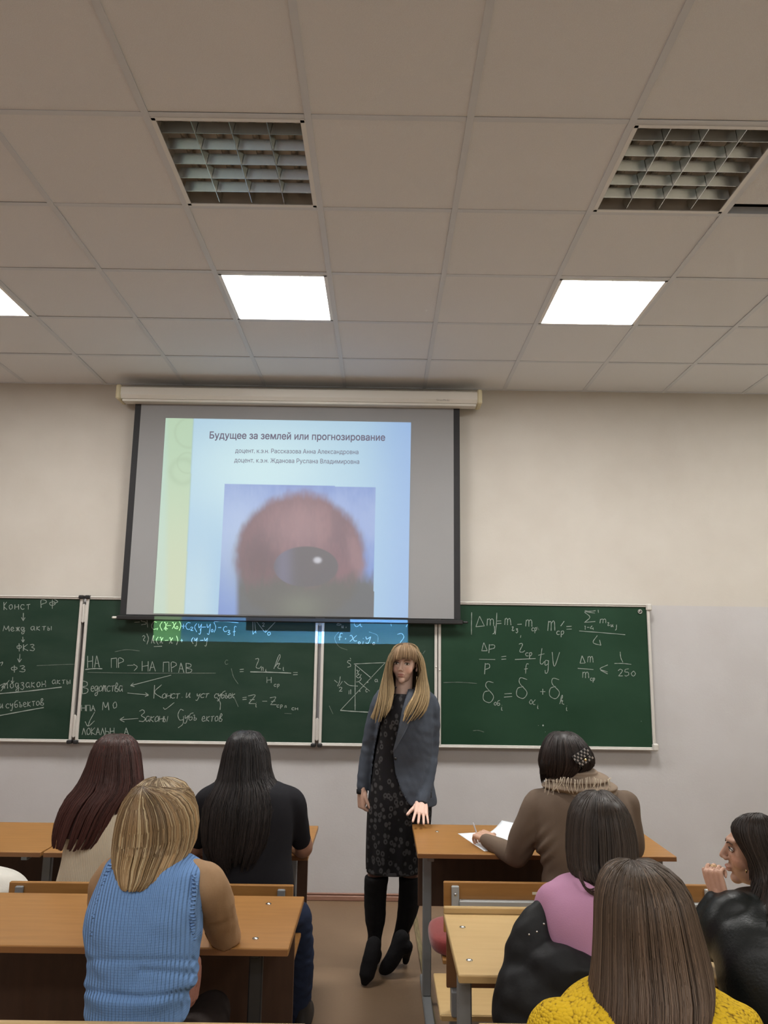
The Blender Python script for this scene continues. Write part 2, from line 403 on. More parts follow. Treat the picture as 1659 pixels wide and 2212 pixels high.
for xh in ((xs[0][1]+xs[1][0])/2, (xs[1][1]+xs[2][0])/2):
    for z0, z1 in ((ZT-.17, ZT-.05), (ZB+.03, ZB+.17)):
        g = G(); g.tube([(xh, BY-.012, z0), (xh, BY-.012, z1)], .007, 10); g.box((xh, BY-.006, (z0+z1)/2), (.03, .006, z1-z0)); g.build('hinge', M_bframe, board)
for xh, tops in ((xs[0][1], 1), (xs[1][0], 1), (xs[1][1], 0), (xs[2][0], 0)):
    for z in ([ZT+.004] if tops else [])+[ZB-.004]:
        g = G(); g.box((xh, BY-.006, z), (.034, .05, .026), bev=.006); g.build('corner_cap', M_black, board)
for z in (ZT-.012, ZB+.012):
    g = G(); g.box((xs[3][1]+.006, BY+.002, z), (.04, .05, .05), bev=.008); tag(g.build('corner_cap', M_bframe, board), 'cream corner cap')
for x, z in ((xs[2][1]+.002, .42), (xs[3][0]+.001, .4)):
    zz = ZB+(ZT-ZB)*z+.12; g = G(); g.ell((x, BY-.014, zz), (.006, .006, .006)); g.build('screw', M_bframe, board)
p = bz(1382, 1321); g = G()
g.tube([(p[0], BY-.006, p[2]), (p[0], BY-.001, p[2])], .016, 20, dome=False); o = g.build('magnet', mat('magnet_metal', (.6, .62, .62), .25, metal=1), board)
g = G(); g.tube([(p[0], BY-.009, p[2]), (p[0], BY-.005, p[2])], .009, 16, dome=False); g.build('magnet_centre', M_black, o)
g = G(); g.ell((p[0]-.004, BY-.010, p[2]+.002), (.004, .002, .004)); g.build('magnet_spot', M_bframe, o)
# small dark eraser smear on the right panel, chalk specks
g = G()
for px, py, r in ((1173, 1567, .006), (1163, 1567, .002), (1178, 1581, .002), (1385, 1558, .002), (503, 1329, .003)): 
    q = bz(px, py); g.ell((q[0], BY-.001, q[2]), (r, .001, r), n=8, m=5)
tag(g.build('chalk_specks', M_chalk, board), kind='stuff')
# ------------------------------------------------------------------ handwriting
GL = {
 'ъ': [[(0, 0), (.3, 0), (.3, 1)], [(.3, .5), (.9, .6), (.8, .95), (.3, 1)]],
 'К': [[(0, 0), (0, 1)], [(.9, 0), (.05, .55), (1, 1)]], 'Н': [[(0, 0), (0, 1)], [(1, 0), (1, 1)], [(0, .5), (1, .45)]],
 'О': [[(.5, 0), (.05, .4), (.3, .95), (.9, .7), (.8, .15), (.5, 0)]], 'С': [[(1, .1), (.4, .05), (0, .5), (.3, .95), (1, .9)]],
 'Т': [[(0, .05), (1, 0)], [(.5, 0), (.45, 1)]], 'Р': [[(.1, 1), (.1, 0), (.8, .05), (.95, .3), (.1, .55)]],
 'Ф': [[(.5, -.1), (.5, 1.1)], [(.5, .2), (.05, .3), (.1, .6), (.5, .65), (.95, .5), (.9, .25), (.5, .2)]],
 'М': [[(0, 1), (.15, 0)], [(.15, 0), (.5, .7), (.85, 0)], [(.85, 0), (1, 1)]], 'З': [[(.05, .1), (.6, 0), (.85, .2), (.35, .45), (.95, .65), (.7, .95), (0, .9)]],
 'П': [[(0, 1), (0, 0)], [(0, .02), (1, 0)], [(1, 0), (1, 1)]], 'А': [[(0, 1), (.45, 0)], [(.45, 0), (1, 1)], [(.2, .62), (.8, .62)]],
 'В': [[(0, 0), (0, 1)], [(0, 0), (.8, .1), (.75, .4), (0, .5), (.95, .65), (.8, .95), (0, 1)]], 'Л': [[(0, 1), (.45, 0)], [(.45, 0), (1, 1)]],
 'Ь': [[(0, 0), (0, 1)], [(0, .5), (.8, .6), (.8, .95), (0, 1)]],
 'м': [[(0, 1), (.1, 0), (.3, .1), (.4, .9)], [(.4, .9), (.5, .1), (.7, .1), (.8, .9), (1, .9)]], 'а': [[(.9, .1), (.3, .05), (0, .5), (.3, .95), (.8, .6), (.9, .05)], [(.9, .1), (.9, .8), (1.1, 1)]],
 'к': [[(.1, 0), (0, 1)], [(.9, .05), (.1, .5), (.9, 1)]], 'т': [[(0, .1), (1, 0)], [(.5, .05), (.45, 1)]], 'ы': [[(.05, 0), (0, 1)], [(0, .5), (.45, .55), (.4, .95), (0, 1)], [(.95, 0), (.9, 1)]],
 'е': [[(.1, .55), (.8, .45), (.6, .05), (.15, .2), (.1, .75), (.5, 1), (1, .85)]], 'ж': [[(0, .1), (.5, .5), (1, 0)], [(0, 1), (.5, .5), (1, 1)], [(.5, 0), (.5, 1)]],
 'д': [[(.8, .1), (.2, .1), (0, .5), (.4, .9), (.85, .1)], [(.85, .1), (.8, 1.4), (.3, 1.7), (.2, 1.3), (1.1, .9)]], 'о': [[(.5, 0), (.05, .4), (.3, .95), (.9, .7), (.8, .15), (.5, 0)]],
 'н': [[(0, 0), (0, 1)], [(0, .55), (1, .45)], [(1, 0), (1, 1)]], 'с': [[(1, .15), (.4, .05), (0, .5), (.35, .95), (1, .85)]], 'р': [[(.1, 1.6), (.15, 0)], [(.15, .15), (.7, 0), (.95, .4), (.5, .9), (.15, .8)]],
 'у': [[(0, 0), (.2, .6), (.9, 0)], [(.9, 0), (.5, 1.5), (0, 1.5)]], 'б': [[(1, -.5), (.3, -.3), (0, .4), (.3, 1), (.9, .8), (.8, .3), (.1, .4)]], 'и': [[(0, 0), (.05, .9), (.4, .8), (.8, 0)], [(.8, 0), (.8, .9), (1.1, .9)]],
 'в': [[(0, .9), (.3, -.4), (.7, -.2), (.3, .4), (.9, .6), (.7, 1), (0, .9)]], 'п': [[(0, 1), (.1, 0)], [(.1, .1), (.7, 0), (.8, 1)]], 'з': [[(.05, .1), (.6, 0), (.8, .25), (.3, .45), (.9, .7), (.5, 1.3), (0, 1.1)]],
 'я': [[(1, 1), (.9, 0), (.2, .1), (.2, .45), (.9, .5), (0, 1)]], 'г': [[(0, .2), (.4, 0), (.8, .3), (.3, .8), (.9, 1)]],
 'm': [[(0, 1), (.08, 0)], [(.08, .2), (.3, 0), (.45, .2), (.45, 1)], [(.45, .3), (.7, 0), (.9, .2), (.95, 1)]], 'D': [[(.4, 0), (0, 1)], [(0, 1), (1, .95)], [(1, .95), (.4, 0)]],
 '=': [[(0, .35), (1, .3)], [(0, .7), (1, .65)]], '-': [[(0, .5), (1, .48)]], '+': [[(0, .5), (1, .5)], [(.5, 0), (.5, 1)]], '|': [[(.5, 0), (.5, 1)]],
 '1': [[(.3, .2), (.5, 0), (.5, 1)]], '2': [[(.05, .2), (.5, 0), (.9, .25), (.1, .95)], [(.1, .95), (1, .95)]], '5': [[(.9, 0), (.15, .05)], [(.15, .05), (.1, .4), (.8, .45), (.9, .8), (.3, 1), (0, .9)]], '0': [[(.5, 0), (.05, .5), (.5, 1), (.95, .5), (.5, 0)]],
 '4': [[(.6, 0), (0, .7), (1, .75)], [(.9, .45), (.95, 1.1)]], '3': [[(.05, .1), (.6, 0), (.85, .2), (.35, .45), (.95, .65), (.7, .95), (0, .9)]],
 'r': [[(0, .1), (.4, 0), (.5, .2), (.1, .9), (.6, 1), (.9, .8)]], 'p': [[(.05, 1), (.15, 0)], [(.15, .05), (.8, .05), (.85, .4), (.15, .55)]],
 'f': [[(1, .05), (.6, 0), (.45, .3), (.35, 1)], [(.1, .55), (.8, .5)]], 't': [[(.6, -.2), (.3, .8), (.6, 1), (1, .8)], [(0, .3), (1, .2)]], 'g': [[(.8, .1), (.2, .1), (.1, .6), (.8, .4)], [(.8, .1), (.7, 1.2), (.2, 1.4), (.1, 1.1)]],
 'V': [[(0, 0), (.3, 1), (1, 0)]], 'd': [[(.9, .05), (.4, -.02), (.3, .25), (.9, .7), (.6, 1), (.1, .85), (.15, .5), (.6, .4)]], 'S': [[(1, .1), (0, 0), (.5, .5), (0, 1)], [(0, 1), (1, .95)]],
 'h': [[(.1, 1), (.5, -.1), (.7, 0), (.2, .8)], [(.2, .7), (.7, .5), (.6, .9), (1, 1)]], 'i': [[(.4, .3), (.3, .9), (.7, 1)], [(.5, 0), (.52, .05)]], ',': [[(.5, .8), (.3, 1.2)]], '.': [[(.45, .95), (.55, 1)]], ';': [[(.5, .3), (.55, .35)], [(.5, .8), (.3, 1.2)]],
 'x': [[(0, .1), (.3, 0), (.6, .9), (1, .9)], [(1, 0), (0, 1)]], 'y': [[(0, 0), (.2, .6), (.9, 0)], [(.9, 0), (.5, 1.5), (0, 1.5)]], '(': [[(.8, -.1), (.2, .5), (.8, 1.2)]], ')': [[(.2, -.1), (.8, .5), (.2, 1.2)]], 'z': [[(0, .05), (.9, 0), (.1, .9)], [(.1, .9), (1, .9)], [(.2, .5), (.8, .45)]],
 'a': [[(1, .1), (.4, .9), (.1, .6), (.4, .1), (.7, .9), (1, 1)]], '<': [[(1, 0), (0, .45), (1, .8)], [(.05, .65), (1, 1.05)]], '?': [[(0, .1), (.6, 0), (.9, .4), (.4, 1)]], 's': [[(1, .05), (.3, 0), (.1, .3), (.8, .5), (.9, .8), (.1, 1)]],
}
class Chalk:
    def __init__(s, ox, oy, sc): s.o = (ox, oy, sc); s.g = G(); s.w = .0041
    def P(s, x, y): return atY(s.o[0]+x*s.o[2], s.o[1]+y*s.o[2], BY-.0012)
    def line(s, pts, w=None, curve=True):
        w = (w or s.w)/2; pts = [s.P(*p) for p in pts]
        P = cr(np.array(pts), max(2, (len(pts)-1)*5+1)) if len(pts) > 2 and curve else np.array(pts)
        P = P[np.concatenate([[True], np.linalg.norm(np.diff(P, axis=0), axis=1) > 1e-5])]
        if len(P) < 2: return
        t = np.gradient(P, axis=0); t /= np.linalg.norm(t, axis=1)[:, None]+1e-9
        n = np.cross(t, (0, 1, 0)); wv = w*(1+.25*np.sin(np.arange(len(P))*1.7+len(s.g.f)))[:, None]
        a, b = P+n*wv, P-n*wv; up = np.array((0, -.0007, 0)); k = len(P)
        v = np.concatenate([a, b, a+up, b+up]); F = []
        for i in range(k-1):
            F += [(2*k+i, 2*k+i+1, 3*k+i+1, 3*k+i), (i, i+1, 2*k+i+1, 2*k+i), (k+i, 3*k+i, 3*k+i+1, k+i+1)]
        s.g.add(v, F)
    def text(s, t, x, y, w, h, gap=.35, slant=0., dy=0.):
        for ch in t:
            if ch != ' ':
                for st in GL.get(ch, []):
                    s.line([(x+(px+slant*(1-py))*w+random.uniform(-.03, .03)*w, y+py*h+random.uniform(-.03, .03)*h) for px, py in st])
            x += w*(1+gap); y += dy
        return s
    def arrow(s, a, b, hd=14):
        s.line([a, b]); d = np.array(a, float)-np.array(b, float); d /= np.linalg.norm(d)
        for sg in (-1, 1):
            c_, s_ = math.cos(.5*sg), math.sin(.5*sg); s.line([b, (b[0]+hd*(d[0]*c_-d[1]*s_), b[1]+hd*(d[0]*s_+d[1]*c_))])
    def done(s, m=M_chalk, label=None):
        o = s.g.build('chalk_writing', m, board)
        if label: o['label'] = label
        o['kind'] = 'stuff'
        return o
S3 = 560/1659; S5 = 500/1659
k = Chalk(0, 1260, S3)      # left section
k.text('К', 25, 120, 20, 50); k.text('онст', 58, 135, 24, 32, .55); k.text('РФ', 260, 108, 38, 50, .5); k.line([(345, 100), (370, 118), (340, 130)])
k.arrow((150, 190), (148, 240), 24); k.text('М', 20, 272, 40, 34); k.text('ежд', 68, 280, 24, 26, .4); k.text('акты', 198, 275, 24, 26, .5)
k.arrow((146, 342), (148, 378), 20); k.text('ФКЗ', 108, 390, 30, 42, .4); k.arrow((128, 452), (124, 506), 26); k.text('ФЗ', 72, 528, 38, 40, .4)
k.line([(0, 510), (18, 505), (8, 528)]); k.line([(0, 655), (30, 640), (10, 668), (35, 650)]); k.line([(5, 690), (60, 620)]); k.arrow((82, 600), (80, 642), 20)
k.text('подзакон', 30, 640, 24, 34, .42, dy=-1.5); k.line([(290, 622), (292, 650)]); k.text('акты', 335, 618, 22, 26, .4)
k.line([(0, 706), (180, 690), (395, 664)], .006); k.text('и', 0, 770, 20, 28); k.text('субъектов', 38, 770, 21, 30, .32, dy=-2.5)
k.line([(0, 846), (140, 820), (280, 795)], .006)
k.done(label='handwritten list with arrows down the left section')
k = Chalk(0, 1260, S3); k.line([(235, 527), (350, 522), (480, 518)]); k.done(M_chalkf)
k = Chalk(0, 1260, S3)      # second section, words
k.text('НА', 560, 465, 32, 75, .4); k.line([(545, 552), (600, 546), (655, 547)], .006); k.text('ПР', 712, 480, 34, 62, .3); k.text('-', 815, 505, 40, 40); k.line([(855, 518), (878, 535), (858, 560)])
k.text('НА', 910, 500, 38, 62, .25); k.text('ПРАВ', 1045, 505, 36, 62, .35, dy=2)
k.arrow((1095, 588), (835, 655), 26); k.text('В', 528, 625, 36, 80); k.text('едомства', 580, 655, 23, 38, .12, .1)
k.arrow((815, 702), (952, 715), 26); k.text('К', 985, 650, 50, 85, slant=.1); k.text('онст', 1035, 705, 26, 32, .1, .2); k.text('.', 1160, 690, 10, 40); k.text('и', 1190, 700, 26, 32, .2, .2); k.text('уст', 1255, 705, 24, 28, .1, .3); k.text('субъек', 1370, 705, 20, 30, .1, .3)
k.line([(1390, 735), (1410, 765), (1408, 810)])
k.text('НПА', 522, 780, 24, 38, .3); k.text('М', 655, 760, 42, 52); k.text('О', 722, 758, 26, 44); k.line([(605, 825), (575, 880), (565, 912)]); k.line([(545, 885), (565, 914), (605, 880)])
k.line([(1045, 795), (1060, 805), (1115, 763)]); k.arrow((885, 865), (765, 873), 34)
k.text('З', 890, 810, 40, 80); k.text('аконы', 930, 850, 25, 36, .15, .25); k.text('С', 1140, 805, 34, 75); k.line([(1175, 850), (1170, 900), (1140, 925)]); k.text('убъ', 1180, 845, 24, 32, .1, .2); k.text('ектов', 1290, 850, 22, 34, .25, .2)
k.text('ЛОКАЛЬН', 525, 925, 25, 45, .2); k.text('А', 795, 925, 28, 45)
k.done(label='handwritten words and arrows on the second section')
k = Chalk(0, 1260, S3); k.line([(735, 438), (810, 425), (895, 433)]); k.line([(560, 570), (900, 575), (1380, 575)]); k.text('с', 1440, 490, 20, 30); k.line([(1480, 545), (1495, 600), (1525, 645)]); k.line([(1485, 700), (1525, 790)]); k.done(M_chalkf)
k = Chalk(500, 1300, S5)    # second section, formula
k.text('=', 60, 470, 28, 45); k.text('r', 170, 405, 50, 70); k.text('п', 215, 470, 16, 24); k.text('i', 240, 478, 16, 20); k.text('h', 300, 395, 55, 85, slant=.2); k.text('i', 365, 455, 18, 38)
k.line([(135, 502), (280, 505), (428, 511)], .006); k.text('=', 442, 492, 32, 45); k.text('Н', 255, 540, 30, 42); k.text('ср', 305, 590, 16, 18, .4)
k.text('=', 80, 672, 28, 42); k.text('z', 120, 670, 55, 65); k.text('i', 170, 720, 16, 34); k.text('-', 220, 690, 36, 45); k.text('z', 275, 685, 48, 58); k.text('ср', 325, 738, 17, 18, .4); k.text('пл', 382, 745, 14, 15, .3); k.text('сн', 432, 758, 18, 18, .4)
k.done(label='handwritten formula on the second section')
k = Chalk(230, 800, .5003)  # upper lines below the screen
k.text('-s', 120, 1075, 24, 24, .2); k.line([(175, 1075), (178, 1110)]); k.text('С', 195, 1085, 22, 34); k.text(',', 215, 1095, 12, 22); k.text('(x', 228, 1088, 16, 30, .3); k.text('i', 252, 1108, 10, 14); k.text('-x', 260, 1088, 18, 28, .3); k.text('о', 300, 1105, 9, 12); k.text(')', 312, 1085, 12, 32); k.text('+', 325, 1095, 14, 20); k.text('С', 343, 1088, 20, 32); k.text('2', 362, 1108, 12, 16)
k.text('(y', 378, 1095, 15, 28, .3); k.text('i', 402, 1112, 10, 12); k.text('-y', 412, 1095, 17, 28, .3); k.text('о', 452, 1118, 9, 12); k.text(')', 462, 1092, 12, 34); k.text('-', 482, 1100, 14, 22); k.text('с', 505, 1105, 16, 24); k.text('3', 522, 1122, 12, 20); k.text('f', 545, 1105, 16, 42)
k.line([(465, 1085), (510, 1084), (570, 1090)]); k.text('г', 155, 1145, 14, 24); k.text(')', 172, 1140, 12, 36); k.text('h', 192, 1150, 18, 28); k.text('(x', 212, 1153, 14, 26, .3); k.text('-x', 252, 1155, 15, 24, .3); k.text(')', 300, 1150, 10, 30); k.text('+', 320, 1160, 10, 14); k.text('(y', 365, 1155, 12, 22, .3); k.text('-y', 405, 1155, 14, 22, .3); k.line([(205, 1193), (240, 1191)])
k.line([(632, 1085), (632, 1140)]); k.line([(640, 1085), (645, 1135)]); k.line([(648, 1085), (684, 1130), (688, 1120)]); k.line([(690, 1128), (735, 1080)]); k.line([(632, 1140), (648, 1120)]); k.text('о', 695, 1130, 14, 14); k.text('2', 672, 1090, 10, 16)
k.done(label='handwritten equation directly below the screen')
k = Chalk(500, 1300, S5)    # third section
k.text('в', 755, 150, 34, 18); k.text('и', 790, 170, 14, 18); k.text(',', 815, 160, 16, 24); k.text('а', 880, 140, 50, 40); k.line([(1143, 155), (1146, 175)]); k.line([(1262, 160), (1252, 180)])
k.text('f', 762, 225, 36, 52); k.text(',', 810, 245, 20, 20); k.text('x', 848, 240, 50, 44); k.text('о', 908, 285, 16, 18); k.text(';', 935, 245, 18, 50); k.text('y', 962, 250, 40, 30); k.text('о', 1012, 290, 16, 18); k.text('?', 1188, 228, 52, 65)
k.text('s', 830, 420, 26, 50); k.line([(850, 402), (856, 412)]); k.line([(878, 446), (990, 440), (1102, 436)]); k.line([(888, 450), (886, 620), (886, 778)]); k.line([(1102, 436), (780, 778)], curve=False); k.line([(780, 778), (885, 786), (1000, 792)], .006)
k.line([(888, 452), (1004, 548)], curve=False); k.text('x', 896, 490, 22, 30); k.line([(915, 520), (895, 535), (915, 545), (930, 520)]); k.line([(895, 575), (915, 570), (930, 552), (920, 540)]); k.line([(915, 575), (990, 640)]); k.text('а', 1028, 555, 20, 20)
k.line([(808, 570), (845, 598), (905, 604)]); k.line([(738, 562), (760, 580)]); k.line([(780, 535), (775, 570), (760, 605)]); k.line([(795, 570), (770, 605)]); k.text('2', 770, 612, 24, 30); k.line([(843, 635), (842, 662)]); k.line([(855, 628), (855, 662)]); k.text('с', 962, 625, 14, 22)
for a, b in ((1000, 546), (976, 576), (947, 604), (920, 640), (886, 742)): k.line([(a-4, b), (a+4, b)], .010)
k.done(label='triangle diagram beside the standing woman')
k = Chalk(500, 1300, S5); k.line([(770, 215), (740, 260), (770, 320), (830, 345)]); k.line([(985, 215), (1045, 240), (1050, 290)]); k.line([(1370, 375), (1388, 350)]); k.line([(700, 745), (728, 805)]); k.line([(380, 800), (430, 802)]); k.done(M_chalkf)
k = Chalk(940, 1280, S5)    # right section
k.line([(262, 142), (260, 225), (260, 302)]); k.text('D', 292, 170, 62, 75); k.text('m', 372, 188, 50, 50); k.line([(425, 240), (425, 285), (412, 298)]); k.line([(442, 145), (438, 230), (430, 300)]); k.text('=', 442, 188, 32, 50)
k.text('m', 498, 185, 46, 48); k.text('r', 550, 245, 18, 28); k.text('з', 578, 258, 16, 24); k.text(',', 605, 270, 20, 44); k.text('-', 590, 205, 30, 46); k.text('m', 650, 195, 46, 48); k.text('ср', 692, 252, 16, 24, .3)
k.text('m', 808, 205, 52, 68); k.text('ср', 870, 275, 22, 28, .4); k.text('=', 940, 225, 38, 56); k.line([(900, 240), (925, 205)])
k.text('S', 1070, 140, 75, 72); k.line([(1168, 125), (1170, 145)]); k.line([(1072, 130), (1110, 134), (1150, 130)]); k.text('1', 1068, 240, 14, 26); k.text('-', 1088, 235, 18, 30); k.text('4', 1112, 238, 22, 26); k.text('m', 1182, 190, 44, 30); k.text('r', 1235, 215, 18, 22); k.text('и', 1260, 228, 16, 18); k.line([(1300, 230), (1298, 262), (1290, 270)])
k.line([(1032, 275), (1200, 288), (1362, 302)]); k.line([(1162, 308), (1132, 358), (1188, 378)]); k.line([(1178, 340), (1188, 378)])
k.text('D', 332, 360, 42, 58); k.text('p', 382, 372, 50, 62); k.line([(315, 478), (430, 480)]); k.text('p', 352, 508, 42, 78); k.text('=', 475, 440, 34, 55); k.text('r', 600, 365, 48, 62); k.text('ср', 648, 430, 20, 26, .3); k.line([(572, 480), (720, 473)]); k.text('f', 635, 510, 36, 70)
k.text('t', 740, 420, 44, 95); k.text('g', 785, 480, 34, 70); k.text('V', 838, 425, 54, 105); k.text('D', 1038, 452, 38, 55); k.text('m', 1092, 458, 42, 42); k.line([(1022, 543), (1134, 552)]); k.text('m', 1056, 570, 46, 42); k.text('ср', 1112, 612, 14, 20, .3)
k.text('<', 1182, 518, 55, 62); k.line([(1326, 425), (1330, 465), (1345, 500)]); k.line([(1285, 508), (1345, 508), (1405, 515)]); k.text('2', 1310, 550, 34, 50); k.text('5', 1358, 548, 32, 50); k.text('0', 1404, 562, 34, 38)
k.text('d', 340, 640, 85, 150); k.text('об', 422, 785, 18, 24, .3); k.text('i', 470, 808, 18, 36); k.text('=', 495, 700, 55, 70); k.text('d', 580, 615, 85, 145); k.text('a', 670, 765, 48, 38); k.text('i', 728, 800, 18, 32); k.text('+', 752, 690, 38, 42); k.text('d', 812, 620, 85, 140); k.text('h', 890, 745, 34, 55); k.text('i', 935, 810, 18, 36)
k.done(label='handwritten formulas on the right section')
k = Chalk(940, 1280, S5); k.line([(60, 645), (180, 643), (300, 652)]); k.line([(270, 990), (310, 988), (350, 1000)]); k.line([(730, 245), (745, 270)]); k.done(M_chalkf)

# ================================================================== projection screen
SY = 5.40
M_scr = mat('screen_fabric', (.27, .27, .275), .9)
M_scase = mat('screen_case', (.70, .68, .62), .45)
M_scap = mat('screen_end_cap', (.66, .60, .40), .5)
def sp(px, py, Y=SY): return atY(px, py, Y)
scr = thing('projection_screen', (-.62, SY, 3.40), 'pull-down projection screen with black borders and a white case, showing a lecture title slide', 'screen')
a, b = sp(262, 852, 5.38), sp(1034, 864, 5.38)
zc_ = (a[2]+b[2])/2
g = G(); L0, L1 = a[0], b[0]
g.prism([(L0, 5.33, zc_-.045), (L0, 5.315, zc_-.02), (L0, 5.315, zc_+.035), (L0, 5.34, zc_+.05), (L0, 5.46, zc_+.05), (L0, 5.46, zc_-.045)], (L1-L0, 0, 0)); g.build('case', M_scase, scr)
g = G(); g.box(((L0+L1)/2, 5.37, zc_-.054), (L1-L0-.05, .07, .018), bev=.003); g.build('case_slot', M_scase, scr)
for s, x in ((-1, L0), (1, L1)):
    g = G(); g.box((x, 5.385, zc_+.002), (.035, .155, .108), bev=.008); g.build('end_cap', M_scap, scr)
for x in (-1.6, .45):
    g = G(); g.box((x, 5.486, zc_+.035), (.04, .05, .06)); g.build('wall_bracket', M_black, scr)
tl, tr = sp(292, 868), sp(993, 880); bl, br = sp(259.5, 1326), sp(994.5, 1341)
zt_ = zc_-.05; zb_ = (bl[2]+br[2])/2; xa = (tl[0]+bl[0])/2; xb = (tr[0]+br[0])/2; bw = .045
g = G(); g.box(((xa+xb)/2, SY+.002, (zt_+zb_)/2), (xb-xa, .0012, zt_-zb_)); g.build('border', mat('screen_border', (.012, .012, .014), .7), scr)
g = G(); g.box(((xa+xb)/2, SY, (zt_+zb_)/2+.005), (xb-xa-2*bw, .0014, zt_-zb_)); fab = g.build('fabric', M_scr, scr)
g = G(); g.box(((xa+xb)/2, SY, zb_-.018), (xb-xa+.035, .028, .032), bev=.006); g.build('bottom_bar', M_black, scr)
for x in (xa-.025, xb+.025):
    g = G(); g.tube([(x, SY, zb_-.018), (x+(.02 if x > 0 else -.02), SY, zb_-.018)], .009, 10); tag(g.build('bar_knob', M_black if x > 0 else M_bframe, scr), None)
# ---- the projected slide: a sheet of light on the fabric, one colour per point
u0 = [(358, 903), (888, 912.5), (881.5, 1334.5), (331.5, 1325)]
NU, NV = 330, 262
uu, vv = np.meshgrid(np.linspace(0, 1, NU), np.linspace(0, 1, NV))
q = [np.array(p, float) for p in u0]
PX = (q[0][0]*(1-uu)+q[1][0]*uu)*(1-vv)+(q[3][0]*(1-uu)+q[2][0]*uu)*vv
PY = (q[0][1]*(1-uu)+q[1][1]*uu)*(1-vv)+(q[3][1]*(1-uu)+q[2][1]*uu)*vv
def sstep(a, b, x): t = np.clip((x-a)/(b-a), 0, 1); return t*t*(3-2*t)
def lin(c): c = np.asarray(c, float)/255; return np.where(c <= .04045, c/12.92, ((c+.055)/1.055)**2.4)
def mixc(A, B, w): return A*(1-w[..., None])+B*w[..., None]
D = mixc(np.ones(PX.shape+(3,))*lin((160, 196, 222)), np.ones(3)*lin((196, 226, 232)), np.exp(-((PX-560)/190)**2-((PY-1010)/120)**2))
D = mixc(D, np.ones(3)*lin((140, 174, 222)), sstep(760, 900, PX)*.8)
D = mixc(D, np.ones(3)*lin((196, 220, 224)), sstep(480, 430, PX)*sstep(1100, 1300, PY)*.5)
edge = 418-(PY-905)*.0475
str_ = (PX < edge).astype(float)
SC_ = mixc(np.ones(PX.shape+(3,))*lin((178, 206, 176)), np.ones(3)*lin((196, 206, 176)), sstep(950, 1300, PY))
SC_ = mixc(SC_, np.ones(3)*lin((176, 212, 212)), sstep(370, 350, PX)*.4)
for cx__, cy__, r_, w_ in ((410, 935, 32, 3), (395, 1018, 26, 6), (405, 1000, 22, 2)):
    d_ = np.hypot((PX-cx__), (PY-cy__)); SC_ = mixc(SC_, np.ones(3)*lin((165, 190, 160)), .5*np.exp(-((d_-r_)/w_)**2))
D = mixc(D, SC_, str_)
D = mixc(D, np.ones(3)*lin((150, 185, 190)), .5*np.exp(-((PX-edge)/1.5)**2))
# picture area: plain abstract stand-in of soft colour masses
xl_, xr_ = 485-(PY-1046)*.047, 812-(PY-1052)*.02; inp = ((PX > xl_) & (PX < xr_) & (PY > 1046+(PX-485)*.018)).astype(float)
def vnoise(fx, fy, seed):
    r = np.random.default_rng(seed); A_ = r.uniform(-1, 1, (200, 200)); a = (PX*fx) % 199; b = (PY*fy) % 199; i, j = a.astype(int) % 199, b.astype(int) % 199; a = a-np.floor(a); b = b-np.floor(b); a = a*a*(3-2*a); b = b*b*(3-2*b)
    return (A_[i, j]*(1-a)+A_[i+1, j]*a)*(1-b)+(A_[i, j+1]*(1-a)+A_[i+1, j+1]*a)*b
nz = 1.6*vnoise(.03, .02, 1)+1.2*vnoise(.09, .05, 2)+.9*vnoise(.25, .09, 3)
B_ = mixc(np.ones(PX.shape+(3,))*lin((108, 138, 200)), np.ones(3)*lin((176, 200, 226)), np.exp(-((PX-520)/60)**2-((PY-1180)/110)**2)*.8)
B_ = mixc(B_, np.ones(3)*lin((176, 194, 228)), np.exp(-((PY-1120+nz*10)/80)**2)*.5)
d_ = np.hypot((PX-648)/148, (PY-1205)/146)+nz*.014
B_ = mixc(B_, np.ones(3)*lin((112, 80, 86)), sstep(1.03, .86, d_)*.95)
B_ = mixc(B_, np.ones(3)*lin((146, 104, 108)), sstep(.5, -.5, nz*.3)*sstep(1., .7, d_)*.3)
B_ = mixc(B_, np.ones(3)*lin((82, 66, 70)), np.exp(-((PX-560)/50)**2-((PY-1225)/60)**2)*.6)
B_ = mixc(B_, np.ones(3)*lin((168, 134, 138)), sstep(1.5, .1, np.hypot((PX-648)/72, (PY-1135)/66)+nz*.05)*.55)
B_ = mixc(B_, np.ones(3)*lin((84, 86, 84)), sstep(1225, 1275, PY+nz*6)*sstep(505, 520, PX)*.95)
B_ = mixc(B_, np.ones(3)*lin((116, 122, 108)), np.exp(-((PX-650)/50)**2-((PY-1310)/30)**2)*.6)
d_ = np.hypot((PX-661)/70, (PY-1224)/44)
B_ = mixc(B_, np.ones(3)*lin((86, 84, 90)), sstep(1.02, .96, d_)*.95)
B_ = mixc(B_, np.ones(3)*lin((112, 112, 140)), np.exp(-((PX-612)/20)**2)*sstep(1.02, .97, d_)*.6)
B_ = mixc(B_, np.ones(3)*lin((226, 228, 240)), np.exp(-(np.hypot((PX-686)/9, (PY-1210)/7))**4)*.6)
B_ = mixc(B_, np.ones(3)*lin((150, 116, 122)), sstep(1.2, .3, np.hypot((PX-768-(PY-1200)*.2)/20, (PY-1200)/62)+nz*.06)*.6)
D = mixc(D, B_, inp)
d0 = (PX-829.5)/FPX; Pw = d0[..., None]*CR+((1106-PY)/FPX)[..., None]*CU+CF; Pw = Pw*((SY-.004)/Pw[..., 1:2]); Pw[..., 2] += EYE
ii = (np.arange(NV-1)[:, None]*NU+np.arange(NU-1)).ravel(); Fq = np.stack([ii, ii+NU, ii+NU+1, ii+1], 1)
M_slide = bpy.data.materials.new('projected_light'); M_slide.use_nodes = True
_n = M_slide.node_tree; _b = _n.nodes['Principled BSDF']; _a = _n.nodes.new('ShaderNodeAttribute'); _a.attribute_name = 'Col'
